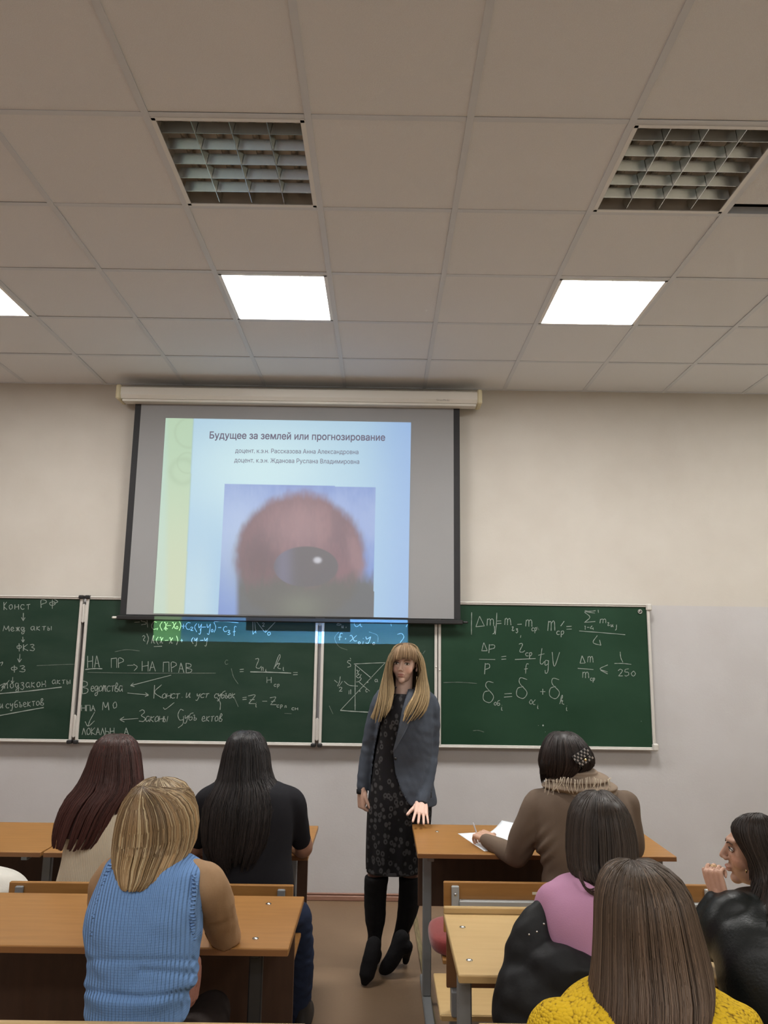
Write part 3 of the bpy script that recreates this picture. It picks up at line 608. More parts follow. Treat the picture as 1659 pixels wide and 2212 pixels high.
_b.inputs['Base Color'].default_value = (.10, .10, .10, 1); _b.inputs['Roughness'].default_value = .9
_n.links.new(_a.outputs['Color'], _b.inputs['Emission Color']); _b.inputs['Emission Strength'].default_value = .84
slide = link('projected_slide', Pw.reshape(-1, 3), Fq, M_slide, fab, True, D.reshape(-1, 3)); slide['label'] = 'projected pale blue title slide with a picture and a green side stripe'
M_txt = mat('slide_lettering', (.10, .09, .12), .9, emit=tuple(lin((88, 84, 104))), estr=.8)
def outline_fill(c):
    """fills overlapping glyph outlines by their winding number"""
    from mathutils.geometry import delaunay_2d_cdt
    c.dimensions = '3D'; c.fill_mode = 'FULL'; o = bpy.data.objects.new('t', c); col.objects.link(o); c.extrude = .5
    dg = bpy.context.evaluated_depsgraph_get(); e = o.evaluated_get(dg).to_mesh()
    co = np.array([q.co[:] for q in e.vertices]); segs = {}
    for p in e.polygons:               # side walls of the extruded letters give the directed outline
        n = p.normal
        if abs(n.z) > .3: continue
        lo = [i for i in p.vertices if co[i, 2] < 0]
        vs_ = list(p.vertices)
        for a, b in zip(vs_, vs_[1:]+vs_[:1]):
            if co[a, 2] < 0 and co[b, 2] < 0: segs[(tuple(co[a, :2].round(5)), tuple(co[b, :2].round(5)))] = 1
    bpy.data.objects.remove(o)
    pts = {}; E_ = []
    for a, b in segs:
        if a == b: continue
        E_.append((pts.setdefault(a, len(pts)), pts.setdefault(b, len(pts))))
    P = np.array(list(pts)); ov, oe, of, *_ = delaunay_2d_cdt([Vector(p) for p in P], E_, [], 0, 1e-6)
    V = np.array([q[:] for q in ov]); F = [tuple(q) for q in of]; C_ = np.array([V[list(q)].mean(0) for q in F])
    a = P[[k[0] for k in E_]]; b = P[[k[1] for k in E_]]; y = C_[:, 1:2]; up = (a[:, 1] <= y) & (b[:, 1] > y); dn = (b[:, 1] <= y) & (a[:, 1] > y)
    xi = a[:, 0]+(y-a[:, 1])*(b[:, 0]-a[:, 0])/np.where(b[:, 1] == a[:, 1], 1, b[:, 1]-a[:, 1]); hit = xi > C_[:, :1]
    wn = (up & hit).sum(1)-(dn & hit).sum(1)
    F = [q for q, k in zip(F, wn) if k != 0]
    return np.concatenate([V, np.zeros((len(V), 1))], 1), F
def words(t, pxl, pyl, pxr, pyr, parent, m, Y, name='lettering', bold=0., hpx=None):
    """writing set between two points of a surface facing the room; baseline from (pxl,pyl) to (pxr,pyr)"""
    c = bpy.data.curves.new('t', 'FONT'); c.body = t; c.size = 1; c.offset = bold; c.resolution_u = 4
    o = bpy.data.objects.new('t', c); col.objects.link(o)
    v, f = outline_fill(c); bpy.data.objects.remove(o)
    used = sorted({i for q in f for i in q}); mp_ = {k: n for n, k in enumerate(used)}; v = v[used]; f = [tuple(mp_[i] for i in q) for q in f]
    A, B = atY(pxl, pyl, Y), atY(pxr, pyr, Y); w = v[:, 0].max()-v[:, 0].min(); s = np.linalg.norm(B-A)/w; d = (B-A)/np.linalg.norm(B-A); up = np.array((-d[2], 0, d[0]))
    sy = s if hpx is None else s*hpx
    P = A+(v[:, :1]-v[:, 0].min())*s*d+v[:, 1:2]*sy*up
    me = bpy.data.meshes.new(name); me.from_pydata(P.tolist(), [], f); me.materials.append(m); q_ = bpy.data.objects.new(name, me); col.objects.link(q_); attach(q_, parent); q_['kind'] = 'stuff'; return q_
words('Будущее за землей или прогнозирование', 452.5, 947, 832, 952, slide, M_txt, SY-.006, bold=.022, hpx=1.12)
words('доцент, к.э.н. Рассказова Анна Александровна', 508, 978, 774, 981, slide, M_txt, SY-.006, bold=.004, hpx=1.15)
words('доцент, к.э.н. Жданова Руслана Владимировна', 506, 998.5, 776, 1002, slide, M_txt, SY-.006, bold=.004, hpx=1.15)
words('GreenMedia', 943, 865.5, 971, 866.5, scr, M_black, 5.313, bold=.02)
# the projector beam: the part that misses the screen falls on the chalkboard below it
pj_pos = np.array((-.15, .35, 1.86))
sl = bpy.data.lights.new('projector_beam', 'SPOT'); sl.energy = 1; sl.shadow_soft_size = .002; sl.spot_size = 1.4; sl.spot_blend = 0
so = bpy.data.objects.new('projector_beam', sl); col.objects.link(so); so.location = pj_pos; so.rotation_euler = (math.pi/2, 0, 0)   # looks along +Y
sl.use_nodes = True; _t = sl.node_tree; N_ = _t.nodes; L_ = _t.links; em = N_['Emission']
tc = N_.new('ShaderNodeTexCoord'); sx = N_.new('ShaderNodeSeparateXYZ'); L_.new(tc.outputs['Normal'], sx.inputs[0])
def mth(op, a, b=None):
    n = N_.new('ShaderNodeMath'); n.operation = op
    for i, x in enumerate((a, b)):
        if x is None: continue
        if isinstance(x, (int, float)): n.inputs[i].default_value = x
        else: L_.new(x, n.inputs[i])
    return n.outputs[0]
nz_ = mth('ABSOLUTE', sx.outputs['Z']); tx = mth('DIVIDE', sx.outputs['X'], nz_); ty = mth('DIVIDE', sx.outputs['Y'], nz_)
def uvof(px, py, Y=BY):
    p = atY(px, py, Y)-pj_pos; return p[0]/p[1], p[2]/p[1]
bx0, bx1 = uvof(330, 1387)[0], uvof(881, 1389)[0]; by0 = (uvof(330, 1385)[1]+uvof(880, 1391)[1])/2; by1 = uvof(600, 1335)[1]; gx = uvof(390, 1380)[0]
dx0, dx1, dy0 = uvof(531, 1360)[0], uvof(757, 1360)[0], uvof(600, 1363)[1]
def inside(t, a, b): return mth('MULTIPLY', mth('GREATER_THAN', t, a), mth('LESS_THAN', t, b))
box_ = mth('MULTIPLY', inside(tx, bx0, bx1), inside(ty, by0, by1)); dk = mth('MULTIPLY', inside(tx, dx0, dx1), mth('GREATER_THAN', ty, dy0)); gs = mth('LESS_THAN', tx, gx)
mg = N_.new('ShaderNodeMix'); mg.data_type = 'RGBA'; mg.inputs[6].default_value = (.15, .42, .85, 1); mg.inputs[7].default_value = (.55, .95, .45, 1); L_.new(gs, mg.inputs[0])
L_.new(mg.outputs[2], em.inputs['Color']); L_.new(mth('MULTIPLY', mth('MULTIPLY', box_, mth('SUBTRACT', 1., mth('MULTIPLY', dk, .93))), 3600.), em.inputs['Strength'])
# ================================================================== desks and benches
M_oak = mat('desktop_laminate', (.34, .165, .047), .38, noise=(5, (.275, .128, .034), (1, 9, 9), .3, .75), bump=(40, .05, (1, 9, 9)), coat=.15)
M_oak_edge = mat('desktop_edge', (.20, .085, .025), .5)
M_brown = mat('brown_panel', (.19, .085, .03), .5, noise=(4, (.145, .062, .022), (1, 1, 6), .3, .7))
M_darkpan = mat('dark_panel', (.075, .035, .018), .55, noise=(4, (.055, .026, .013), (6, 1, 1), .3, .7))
M_beech = mat('beech_laminate', (.50, .345, .155), .42, noise=(5, (.455, .31, .135), (1, 8, 8), .3, .7), coat=.1)
M_beech_edge = mat('beech_edge', (.42, .27, .11), .5)
M_steel = mat('grey_steel', (.23, .24, .245), .42, metal=.35)
M_steel_l = mat('light_grey_steel', (.42, .44, .44), .42, metal=.3)
M_blk = mat('black_steel', (.015, .015, .016), .45)
M_bolt = mat('bolt_metal', (.6, .6, .58), .25, metal=1)
def desk(label, x0, x1, y0, y1, z, mt, me, mp, panel, posts, mpost, bolts=(), lip=False, dark_edge=True, group=None):
    o = thing('school_desk', ((x0+x1)/2, (y0+y1)/2, 0), label, 'desk', group)
    g = G(); g.box(((x0+x1)/2, (y0+y1)/2, z-.011), (x1-x0, y1-y0, .022), bev=.0025); g.build('desktop', mt, o)
    g = G(); g.box(((x0+x1)/2, y0-.0005, z-.0125), (x1-x0-.004, .003, .017)); g.build('edge_band', me, o)
    if lip:
        g = G(); g.box(((x0+x1)/2, y1-.004, z+.010), (x1-x0, .020, .022), bev=.003); g.build('raised_lip', mt, o)
    if panel:
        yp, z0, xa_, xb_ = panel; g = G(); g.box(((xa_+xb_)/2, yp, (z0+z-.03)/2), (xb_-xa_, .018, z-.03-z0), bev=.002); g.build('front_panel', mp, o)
    for (x, y) in posts:
        g = G(); g.box((x, y, (z-.022+.04)/2), (.042, .03, z-.022-.04), bev=.004); g.build('leg', mpost, o)
        g = G(); g.box((x, (y0+y1)/2, .022), (.04, y1-y0, .036), bev=.005); g.build('foot_rail', mpost, o)
        g = G(); g.box((x, (y0+y1)/2, z-.036), (.03, y1-y0-.10, .026), bev=.003); g.build('top_bracket', mpost, o)
    for (x, y) in bolts:
        g = G(); g.tube([(x, y, z), (x, y, z+.002)], .010, 16, dome=False); g.ell((x, y, z+.002), (.007, .007, .003), n=12, m=6); g.build('bolt', M_bolt, o)
    return o
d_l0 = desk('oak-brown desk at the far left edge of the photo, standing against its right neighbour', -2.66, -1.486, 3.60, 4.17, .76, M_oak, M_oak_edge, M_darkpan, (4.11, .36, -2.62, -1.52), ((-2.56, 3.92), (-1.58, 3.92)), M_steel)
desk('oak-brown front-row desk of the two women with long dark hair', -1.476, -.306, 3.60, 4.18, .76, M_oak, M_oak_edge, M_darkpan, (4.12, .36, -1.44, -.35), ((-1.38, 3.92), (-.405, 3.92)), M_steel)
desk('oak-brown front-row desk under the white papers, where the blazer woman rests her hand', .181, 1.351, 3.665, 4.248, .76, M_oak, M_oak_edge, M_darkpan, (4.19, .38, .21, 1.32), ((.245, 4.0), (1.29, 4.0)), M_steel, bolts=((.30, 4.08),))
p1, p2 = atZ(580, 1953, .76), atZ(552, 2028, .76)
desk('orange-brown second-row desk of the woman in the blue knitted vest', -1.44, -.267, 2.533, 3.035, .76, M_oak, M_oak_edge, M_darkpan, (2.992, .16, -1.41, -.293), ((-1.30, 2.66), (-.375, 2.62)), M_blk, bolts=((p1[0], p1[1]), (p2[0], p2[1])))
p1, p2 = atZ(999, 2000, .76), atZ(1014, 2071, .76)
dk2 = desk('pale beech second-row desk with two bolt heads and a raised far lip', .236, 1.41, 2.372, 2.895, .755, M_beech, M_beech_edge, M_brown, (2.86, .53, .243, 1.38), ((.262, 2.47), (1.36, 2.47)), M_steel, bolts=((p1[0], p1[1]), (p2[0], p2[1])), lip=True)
g = G(); g.box((.80, 3.01, .442), (1.16, .34, .018), bev=.003); g.build('lower_shelf', M_beech, dk2)
g = G(); g.box((.80, 2.838, .441), (1.15, .004, .015)); g.build('edge_band', M_beech_edge, dk2)
for x in (.272, 1.34):
    g = G(); g.box((x, 2.85, .49), (.03, .06, .08), bev=.004); g.build('shelf_bracket', M_steel, dk2)
def bench(label, x0, x1, yb, ztop, zbot, mt, seat, group=None, rail=False, metal=M_steel, clips=()):
    o = thing('school_bench', ((x0+x1)/2, (yb+seat[1])/2, 0), label, 'bench', group)
    g = G(); g.box(((x0+x1)/2, yb, (ztop+zbot)/2), (x1-x0, .018, ztop-zbot), bev=.003); g.build('backrest', mt, o)
    g = G(); g.box(((x0+x1)/2, (seat[0]+seat[1])/2, .441), (x1-x0, seat[1]-seat[0], .018), bev=.003); g.build('seat', mt, o)
    for x in (x0+.045, x1-.045):
        g = G(); g.box((x, yb-.017, (ztop-.012+.43)/2), (.030, .016, ztop-.012-.43), bev=.003); g.build('back_bracket', metal if not rail else M_steel_l, o)
        for dz in (.03, .09):
            g = G(); g.ell((x, yb-.027, ztop-.012-dz), (.006, .003, .006), n=10, m=6); g.build('screw', M_bolt, o)
        g = G(); g.box((x, seat[0]+.05, .215), (.03, .04, .43), bev=.003); g.build('leg', metal, o)
        g = G(); g.box((x, (seat[0]+seat[1])/2, .02), (.03, seat[1]-seat[0], .03), bev=.003); g.build('foot_rail', metal, o)
    if rail:
        g = G(); g.box(((x0+x1)/2, yb-.024, .672), (x1-x0-.12, .028, .036), bev=.003); g.build('back_rail', M_steel_l, o)
        p = atY(1159, 1935, yb-.04); g = G(); g.box((p[0], yb-.0095, p[2]), (.022, .001, .010)); g.build('torn_sticker', mat('sticker_paper', (.6, .55, .42), .8), o)
    return o
bench('brown bench behind the two long-haired women, partly hidden by the blue vest', -1.43, -.325, 3.20, .752, .60, M_oak, (3.25, 3.585))
bench('brown bench with a grey steel rail across its back, right of the aisle', .267, 1.365, 3.275, .752, .565, M_oak, (3.31, 3.64), rail=True)
bench('pale bench at the bottom left edge, behind the blue vest', -1.40, -.168, 2.06, .758, .60, M_beech, (2.11, 2.46))
bench('pale bench at the bottom edge below the black jacket, right of the aisle', .255, 1.45, 2.075, .758, .60, M_beech, (2.12, 2.45))
bench('brown bench at the far left edge under the white coat', -2.60, -1.50, 3.20, .70, .60, M_oak, (3.25, 3.585))
bench('bench below the frame that carries the woman in yellow', .1, 1.1, 1.36, .70, .60, M_beech, (1.41, 1.76))
# papers
M_paper = mat('white_paper', (.72, .76, .80), .7)
def sheet(label, c, lift=0., z=.7605):
    g = G(); c = [np.array((*p, 0.)) for p in c]; n = 12; R = []
    u = np.linspace(0, 1, n)
    P = np.array([[c[0]*(1-a)*(1-b)+c[1]*a*(1-b)+c[2]*a*b+c[3]*(1-a)*b+np.array((0, 0, z+lift*max(0, b-.35)**2*(1.5+a))) for a in u] for b in u])
    v = np.concatenate([P.reshape(-1, 3), P.reshape(-1, 3)+(0, 0, .0006)]); F = []
    for i in range(n-1):
        for j in range(n-1):
            a = i*n+j; q = (a, a+1, a+n+1, a+n); F += [q[::-1], tuple(k+n*n for k in q)]
    rim = [(0, j) for j in range(n)]+[(i, n-1) for i in range(1, n)]+[(n-1, j) for j in range(n-2, -1, -1)]+[(i, 0) for i in range(n-2, 0, -1)]
    rim = [i*n+j for i, j in rim]; F += [(rim[k], rim[(k+1) % len(rim)], rim[(k+1) % len(rim)]+n*n, rim[k]+n*n) for k in range(len(rim))]
    g.add(v, F); o = g.build('paper_sheet', M_paper, smooth=True); return tag(o, label, 'paper', 'papers on the front desk')
sheet('white sheet lying flat under the writing hand, nearer the aisle', [(.401, 4.047), (.488, 3.713), (.695, 3.775), (.61, 4.105)])
sheet('white sheet with a curled far corner, right of the writing hand', [(.52, 3.98), (.60, 3.78), (.83, 4.02), (.655, 4.262)], lift=.03, z=.762)
# red cushion on the bench end
g = G(); g.loft([(.452, .405, .165, 3.475, .15), (.46, .405, .178, 3.475, .158), (.485, .405, .185, 3.475, .163), (.512, .405, .175, 3.475, .155), (.522, .405, .12, 3.475, .10)], 40, 14, 3.4)
o = g.build('seat_cushion', mat('red_fabric', (.20, .020, .017), .85, bump=(300, .3), sheen=.3), smooth=True); tag(o, 'red padded cushion on the end of the brown bench by the aisle', 'cushion')
# white coat bundled on the far-left bench
g = G(); g.chain([(-1.95, 3.42, .52), (-1.75, 3.40, .60), (-1.56, 3.37, .64), (-1.44, 3.38, .60)], [.10, .125, .115, .08]); g.chain([(-1.48, 3.40, .60), (-1.42, 3.42, .52), (-1.47, 3.44, .50)], [.06, .055, .04]); g.ell((-1.7, 3.42, .53), (.27, .14, .08))
v, f = remesh(g, .008, 5); v = folds(v, f, .008, 26, 3); v[:, 2] = np.maximum(v[:, 2], .4505)
o = link('folded_coat', v, f, mat('white_cloth', (.62, .60, .54), .8, bump=(200, .2)), None, True); tag(o, 'white coat bundled on the bench at the far left edge', 'coat')
# ================================================================== people: shared builders
_m0 = mat
def mat(name, color, rough=.6, **k):
    k.setdefault('spec', .18 if rough > .7 else .5); k['sheen'] = 0; return _m0(name, color, rough, **k)
M_skin = mat('skin', (.5, .3, .2), .5, attr=True, bump=(220, .12)); M_skin.node_tree.nodes['Principled BSDF'].inputs['Subsurface Weight'].default_value = .0
M_hair = mat('hair', (.1, .05, .03), .45, attr=True, spec=.28)
M_eye = mat('eye_white', (.62, .58, .54), .2); M_iris = mat('iris', (.05, .03, .02), .1); M_lash = mat('lash', (.02, .012, .01), .6)
M_gold = mat('earring_metal', (.7, .55, .3), .2, metal=1)
def project(v):
    D = np.asarray(v, float)-np.array((0, 0, EYE)); c = D@CF
    return 829.5+FPX*(D@CR)/c, 1106-FPX*(D@CU)/c
def head(c, s, M, skin, lips=(.44, .15, .125), voxel=.006, face=True, ears=True):
    """local frame: face towards -y, x to its left, z up; returns arrays and the transform"""
    g = G()
    g.ell((0, .012, .030), (.074, .092, .084), n=28, m=18)
    g.ell((0, -.028, -.026), (.054, .062, .075), n=24, m=16)
    g.ell((0, -.040, .005), (.066, .054, .075), n=24, m=16)
    g.ell((0, -.064, -.086), (.021, .021, .019)); g.ell((0, -.024, -.072), (.041, .048, .030))
    for sx in (-1, 1):
        g.ell((sx*.030, -.052, -.024), (.030, .032, .034))
        g.tube([(sx*.010, -.088, .030), (sx*.045, -.074, .034)], .010, 10)
        if ears:
            g.ell((sx*.076, .004, -.004), (.007, .017, .031), M=gr(0, .12, 0, sx*.35)); g.ell((sx*.074, -.006, -.03), (.006, .009, .011))
        g.ell((sx*.0105, -.099, -.027), (.0075, .010, .0072))
    g.chain([(0, -.090, .020), (0, -.102, -.004), (0, -.109, -.021)], [.008, .0088, .0096], 5, 12)
    g.ell((0, -.0905, -.052), (.024, .012, .0055)); g.ell((0, -.0885, -.062), (.020, .011, .006))
    v, f = remesh(g, voxel, 4 if voxel < .004 else 3)
    def push(p, r, d):
        q = (v-np.array(p))/np.array(r); w = np.exp(-(q**2).sum(1)); v[:] = v+w[:, None]*np.array(d)
    if face:
        for sx in (-1, 1):
            push((sx*.031, -.095, .008), (.019, .03, .011), (0, .013, 0))
            push((sx*.013, -.10, .002), (.006, .02, .014), (0, .004, 0))
            push((sx*.025, -.10, -.057), (.006, .02, .004), (0, .003, 0))
        push((0, -.10, -.0575), (.024, .02, .0022), (0, .0045, 0))
        push((0, -.10, -.071), (.018, .02, .004), (0, .003, 0)); push((0, -.11, -.041), (.004, .01, .008), (0, .0015, 0))
    C = np.ones((len(v), 3))*np.array(skin)
    def paint(p, r, c_, a):
        q = (v-np.array(p))/np.array(r); w = np.clip(a*np.exp(-(q**2).sum(1)**1.5), 0, 1)[:, None]; C[:] = C*(1-w)+np.array(c_)*w
    sk = np.array(skin)
    if face:
        paint((0, -.105, -.0525), (.021, .03, .0046), lips, .95); paint((0, -.105, -.0625), (.018, .03, .005), lips, .9)
        paint((0, -.105, -.0575), (.022, .03, .0014), sk*.25, .7)
        for sx in (-1, 1):
            paint((sx*.042, -.07, -.025), (.022, .05, .02), sk*(1.12, .86, .82), .5)
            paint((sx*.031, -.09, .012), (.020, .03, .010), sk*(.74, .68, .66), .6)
            paint((sx*.0065, -.118, -.0335), (.003, .006, .002), sk*.3, .8)
    return v*s@M.T+c, f, C
def face_bits(c, s, M, parent, brow=(.16, .09, .045), gaze=(0, 0)):
    def w(p): return np.asarray(p)*s@M.T+c
    for sx in (-1, 1):
        e = (sx*.031, -.0835, .0065)
        g = G(); g.ell(w(e), np.array((.0150, .0068, .0064))*s, M=M, n=20, m=12); o = g.build('eye', M_eye, parent, True)
        g = G(); g.ell(w((e[0]+gaze[0], e[1]-.0046, e[2]+gaze[1])), np.array((.0062, .0030, .0056))*s, M=M, n=16, m=10); g.build('iris', M_iris, o, True)
        g = G(); g.chain([w((e[0]-.0165, e[1]+.002, e[2]+.000)), w((e[0]-.008, e[1]-.0068, e[2]+.0062)), w((e[0]+.003, e[1]-.0078, e[2]+.0066)), w((e[0]+.0165, e[1]+.001, e[2]+.001))], [.0012*s, .0018*s, .0018*s, .0012*s], 4, 6); g.build('eyelashes', M_lash, parent, True)
        g = G(); g.chain([w((sx*.014, -.0965, .0225)), w((sx*.030, -.0925, .0285)), w((sx*.048, -.0815, .025))], [.0016*s, .0021*s, .0008*s], 4, 6); g.build('eyebrow', mat('eyebrow_hair', brow, .8), parent, True)
def hand(g, wrist, d, n, thumb, curl=(20, 25, 15), s=1., spread=.0, thumb_dir=.8, tcurl=15):
    """five separate fingers on a palm: d along the fingers, n back of the hand, thumb=+1/-1 side (n x d)"""
    d = np.asarray(d, float); d /= np.linalg.norm(d); n = np.asarray(n, float); n -= d*(n@d); n /= np.linalg.norm(n); w = np.cross(n, d)*thumb
    wr = np.asarray(wrist, float)
    def P(a, b, c): return wr+s*(a*d+b*w+c*n)
    for b, r0, r1 in ((.026, .013, .0125), (.009, .0145, .013), (-.009, .014, .0125), (-.025, .012, .0115)):
        g.chain([P(-.02, b*.75, 0), P(.03, b*.95, .002), P(.088, b*1.1, .002)], [r0*s*1.15, r0*s*1.1, r1*s*.9], 4, 12)
    g.chain([P(-.045, 0, 0), P(-.02, 0, 0), P(.02, 0, 0)], [.020*s, .023*s, .022*s], 4, 14)
    g.chain([P(-.03, .004, -.002), P(.0, .018, -.004), P(.03, .032, -.006), P(.05, .032, -.004)], [.014*s, .016*s, .015*s, .010*s], 4, 12)
    cu = curl if hasattr(curl[0], '__len__') else [curl]*4
    for i, (b, L, r) in enumerate(((.0285, .072, .0080), (.0095, .080, .0082), (-.0095, .074, .0078), (-.027, .058, .0068))):
        p = P(.086, b*1.1, .001); pts = [P(.07, b*1.05, .001), p]; a = 0.; q = p
        lat = w*math.sin(spread*(1.5-i))+d*math.cos(spread*(1.5-i))
        for k, fr in enumerate((.44, .31, .25)):
            a += math.radians(cu[i][k]); dr = lat*math.cos(a)-n*math.sin(a); q = q+dr*L*fr*s; pts.append(q)
        g.chain(pts, [r*s, r*s*1.03, r*s*.97, r*s*.92, r*s*.80], 4, 12)
    a = math.radians(tcurl); t1 = d*(1-thumb_dir*.55)+w*thumb_dir-n*.25; t1 /= np.linalg.norm(t1); t2 = t1*math.cos(a)+d*math.sin(a)*.8-n*math.sin(a)*.6; t2 /= np.linalg.norm(t2)
    p = P(.030, .034, -.006); g.chain([P(.01, .022, -.004), p, p+t1*.034*s, p+t1*.034*s+t2*.030*s], [.013*s, .0125*s, .0098*s, .0082*s], 4, 12)
def hair_mesh(grid, n, w=.0016, col0=(.1, .06, .04), col1=None, var=.25, seed=0, trim=(.9, 1.), wave=.004, clump=.5, lift=(.0, .006), base=True, base_in=.005, segs=12, start=(0, .04), streak=None, root_dark=0., nclump=60):
    r = np.random.default_rng(seed); K, Pn = grid.shape[:2]
    gu = np.gradient(grid, axis=0); gv = np.gradient(grid, axis=1); nn = np.cross(gu, gv); nn /= np.linalg.norm(nn, axis=2)[..., None]+1e-9
    cen = grid.reshape(-1, 3).mean(0)
    ref = grid-np.array([grid[:, j].mean(0) for j in range(Pn)])[None]
    ref[..., 1] *= 1
    sg = np.sign((nn*ref).sum(2).mean() or 1.); nn *= sg
    def samp(A, u, v):
        u = np.clip(u, 0, K-1.0001); v = np.clip(v, 0, Pn-1.0001); i = u.astype(int); j = v.astype(int); a = (u-i)[..., None]; b = (v-j)[..., None]
        return (A[i, j]*(1-a)+A[i+1, j]*a)*(1-b)+(A[i, j+1]*(1-a)+A[i+1, j+1]*a)*b
    t = np.linspace(0, 1, segs)[None]
    u0 = r.uniform(0, K-1, n)[:, None]; cl = np.sort(r.uniform(0, K-1, nclump)); near = cl[np.abs(u0-cl[None]).argmin(1)][:, None]
    vs0 = r.uniform(*start, n)[:, None]; ve = r.uniform(*trim, n)[:, None]
    cle = r.uniform(trim[0], trim[1], nclump)[np.abs(u0-cl[None]).argmin(1)][:, None]; ve = ve*.4+cle*.6
    vv = (vs0+(ve-vs0)*t)
    uu = u0+(near-u0)*clump*t**2+wave*40*np.sin(t*r.uniform(3, 8, (n, 1))+r.uniform(0, 6, (n, 1)))*t*(K/60)
    off = r.uniform(lift[0], lift[1], (n, 1))*(.3+.7*np.sin(np.clip(t, 0, 1)*2.6)**.8)
    P = samp(grid, uu, vv*(Pn-1))+samp(nn, uu, vv*(Pn-1))*off[..., None]+r.normal(0, .0008, (n, 1, 3))
    tg = np.gradient(P, axis=1); tg /= np.linalg.norm(tg, axis=2)[..., None]+1e-9
    N0 = samp(nn, uu, vv*(Pn-1)); N0 -= tg*(N0*tg).sum(2)[..., None]; N0 /= np.linalg.norm(N0, axis=2)[..., None]+1e-9; B0 = np.cross(tg, N0)
    rad = (w*r.uniform(.6, 1.35, (n, 1))*(1-.75*t**4)*np.minimum(1, .35+t*4))[..., None]
    ring = np.stack([P+rad*(math.cos(a)*N0*.6+math.sin(a)*B0*1.3) for a in (0, 2.1, 4.2)], 2)     # n,segs,3,3
    V = ring.reshape(-1, 3); b = (np.arange(n)[:, None]*segs+np.arange(segs-1)[None]).reshape(-1)*3
    F = np.concatenate([np.stack([b+k, b+(k+1) % 3, b+3+(k+1) % 3, b+3+k], 1) for k in range(3)])
    c0 = np.array(col0); c1 = np.array(col1 if col1 is not None else col0)
    br = np.exp(r.normal(0, var*.6, (n, 1, 1)))*np.exp(r.normal(0, var*.6, nclump)[np.abs(u0-cl[None]).argmin(1)])[:, None, None]
    tt = np.clip(t*1.1+r.uniform(-.15, .15, (n, 1)), 0, 1)[..., None]; C = (c0*(1-tt)+c1*tt)*br*(1-root_dark*np.exp(-t*7))[..., None]
    if streak is not None:
        C = C+(np.array(streak[0])-C)*((r.random((n, 1, 1)) < streak[1])*.75)
    C = np.repeat(C[:, :, None], 3, 2).reshape(-1, 3)
    parts = [(V, F, C)]
    if base:
        # a closed scalp-side layer under the strands, 6 mm thick
        A = grid-nn*base_in; A2 = grid-nn*(base_in+.006); k = K*Pn
        ii = (np.arange(K-1)[:, None]*Pn+np.arange(Pn-1)).ravel(); q = np.stack([ii, ii+Pn, ii+Pn+1, ii+1], 1)
        jr = (1+.35*np.sin(np.arange(K)*2.1))[:, None, None]*np.ones((K, Pn, 1))
        cb = ((c0*(1-np.linspace(0, 1, Pn)[None, :, None])+c1*np.linspace(0, 1, Pn)[None, :, None])*.45*np.ones((K, Pn, 1))).reshape(-1, 3)
        keep = int((trim[0]*.93)*(Pn-1)); m_ = (ii % Pn) < keep
        parts += [(A.reshape(-1, 3), q[m_], cb), (A2.reshape(-1, 3), q[m_][:, ::-1], cb)]
    return joinm(parts)
def guides(gl, K=60, Pn=40):
    A = np.array([[atY(*p) for p in g_] for g_ in gl]); return cr(cr(A, K), 2*0+len(A[0])).reshape(K, -1, 3) if False else cr(cr(A, K).transpose(1, 0, 2), Pn).transpose(1, 0, 2)
def back_grid(rows, a0=-222, a1=42, K=90, Pn=50, p=2.1):
    return loft_rings(px_rows(rows), K, Pn, p, math.radians(a0), math.radians(a1), False).transpose(1, 0, 2)
def cap_ell(hc, sc, M, c_, s=(.0795, .094, .086), off=(0, .020, .036)):
    g = G(); g.ell(np.array(off)@M.T*sc+hc, np.array(s)*sc, M=M, n=36, m=24); v = g.verts(); f = []
    for q in g.f: f.append(tuple(q)+(q[-1],) if len(q) == 3 else q)
    f = np.array([q for q in f if len(set(q)) == 4]); return v, f, np.tile(np.array(c_), (len(v), 1))
def lnk(name, arr, m, parent): return link(name, arr[0], arr[1], m, parent, True, arr[2])
def cloth(name, g, m, parent, voxel=.008, sm=5, amp=.004, fs=22, seed=0, ax=(1, 1, 1), post=None):
    v, f = remesh(g, voxel, sm); v = folds(v, f, amp, fs, seed, ax)
    if post: v = post(v, f)
    return link(name, v, f, m, parent, True)
def seated_legs(g, x, y, z=.54, dx=.10, kn=.42, r=1., feet=None):
    for sx in (-1, 1):
        g.chain([(x+sx*.07, y, z), (x+sx*dx, y+kn*.5, z), (x+sx*dx, y+kn, z-.01)], [.085*r, .078*r, .062*r])
        g.chain([(x+sx*dx, y+kn, z-.01), (x+sx*dx, y+kn+.01, .32), (x+sx*dx, y+kn-.02, .10)], [.060*r, .055*r, .042*r])
def shoes(parent, x, y, dx, kn, m, dz=0):
    for sx in (-1, 1):
        g = G(); g.loft([(.002, x+sx*dx, .042, y+kn+.05, .125), (.02, x+sx*dx, .046, y+kn+.05, .13), (.045, x+sx*dx, .042, y+kn+.04, .115), (.075, x+sx*dx, .036, y+kn+.0, .07), (.11, x+sx*dx, .038, y+kn-.02, .05)], 24, 12, 2.3)
        g.build('shoe', m, parent, True)
def torso_core(g, hips, chest, neck, sh=.095):
    h, c, n = map(np.asarray, (hips, chest, neck))
    g.chain([h, (h+c)/2, c], [.11, .095, .10]); 
    for s in (-1, 1): g.chain([c+(s*.03, 0, .02), c+(s*sh, 0, .06)], [.080, .045])
    g.chain([c, n, n+(n-c)*.3], [.08, .052, .048])
def ylocal(rows, x, z):   # front surface of a px-row loft at x, z
    R = px_rows(rows); R = R[R[:, 0].argsort()]; xc, rx, yc, ry = [np.interp(z, R[:, 0], R[:, k]) for k in (1, 2, 3, 4)]
    return yc-ry*np.sqrt(np.maximum(0, 1-np.clip((x-xc)/rx, -1, 1)**2))
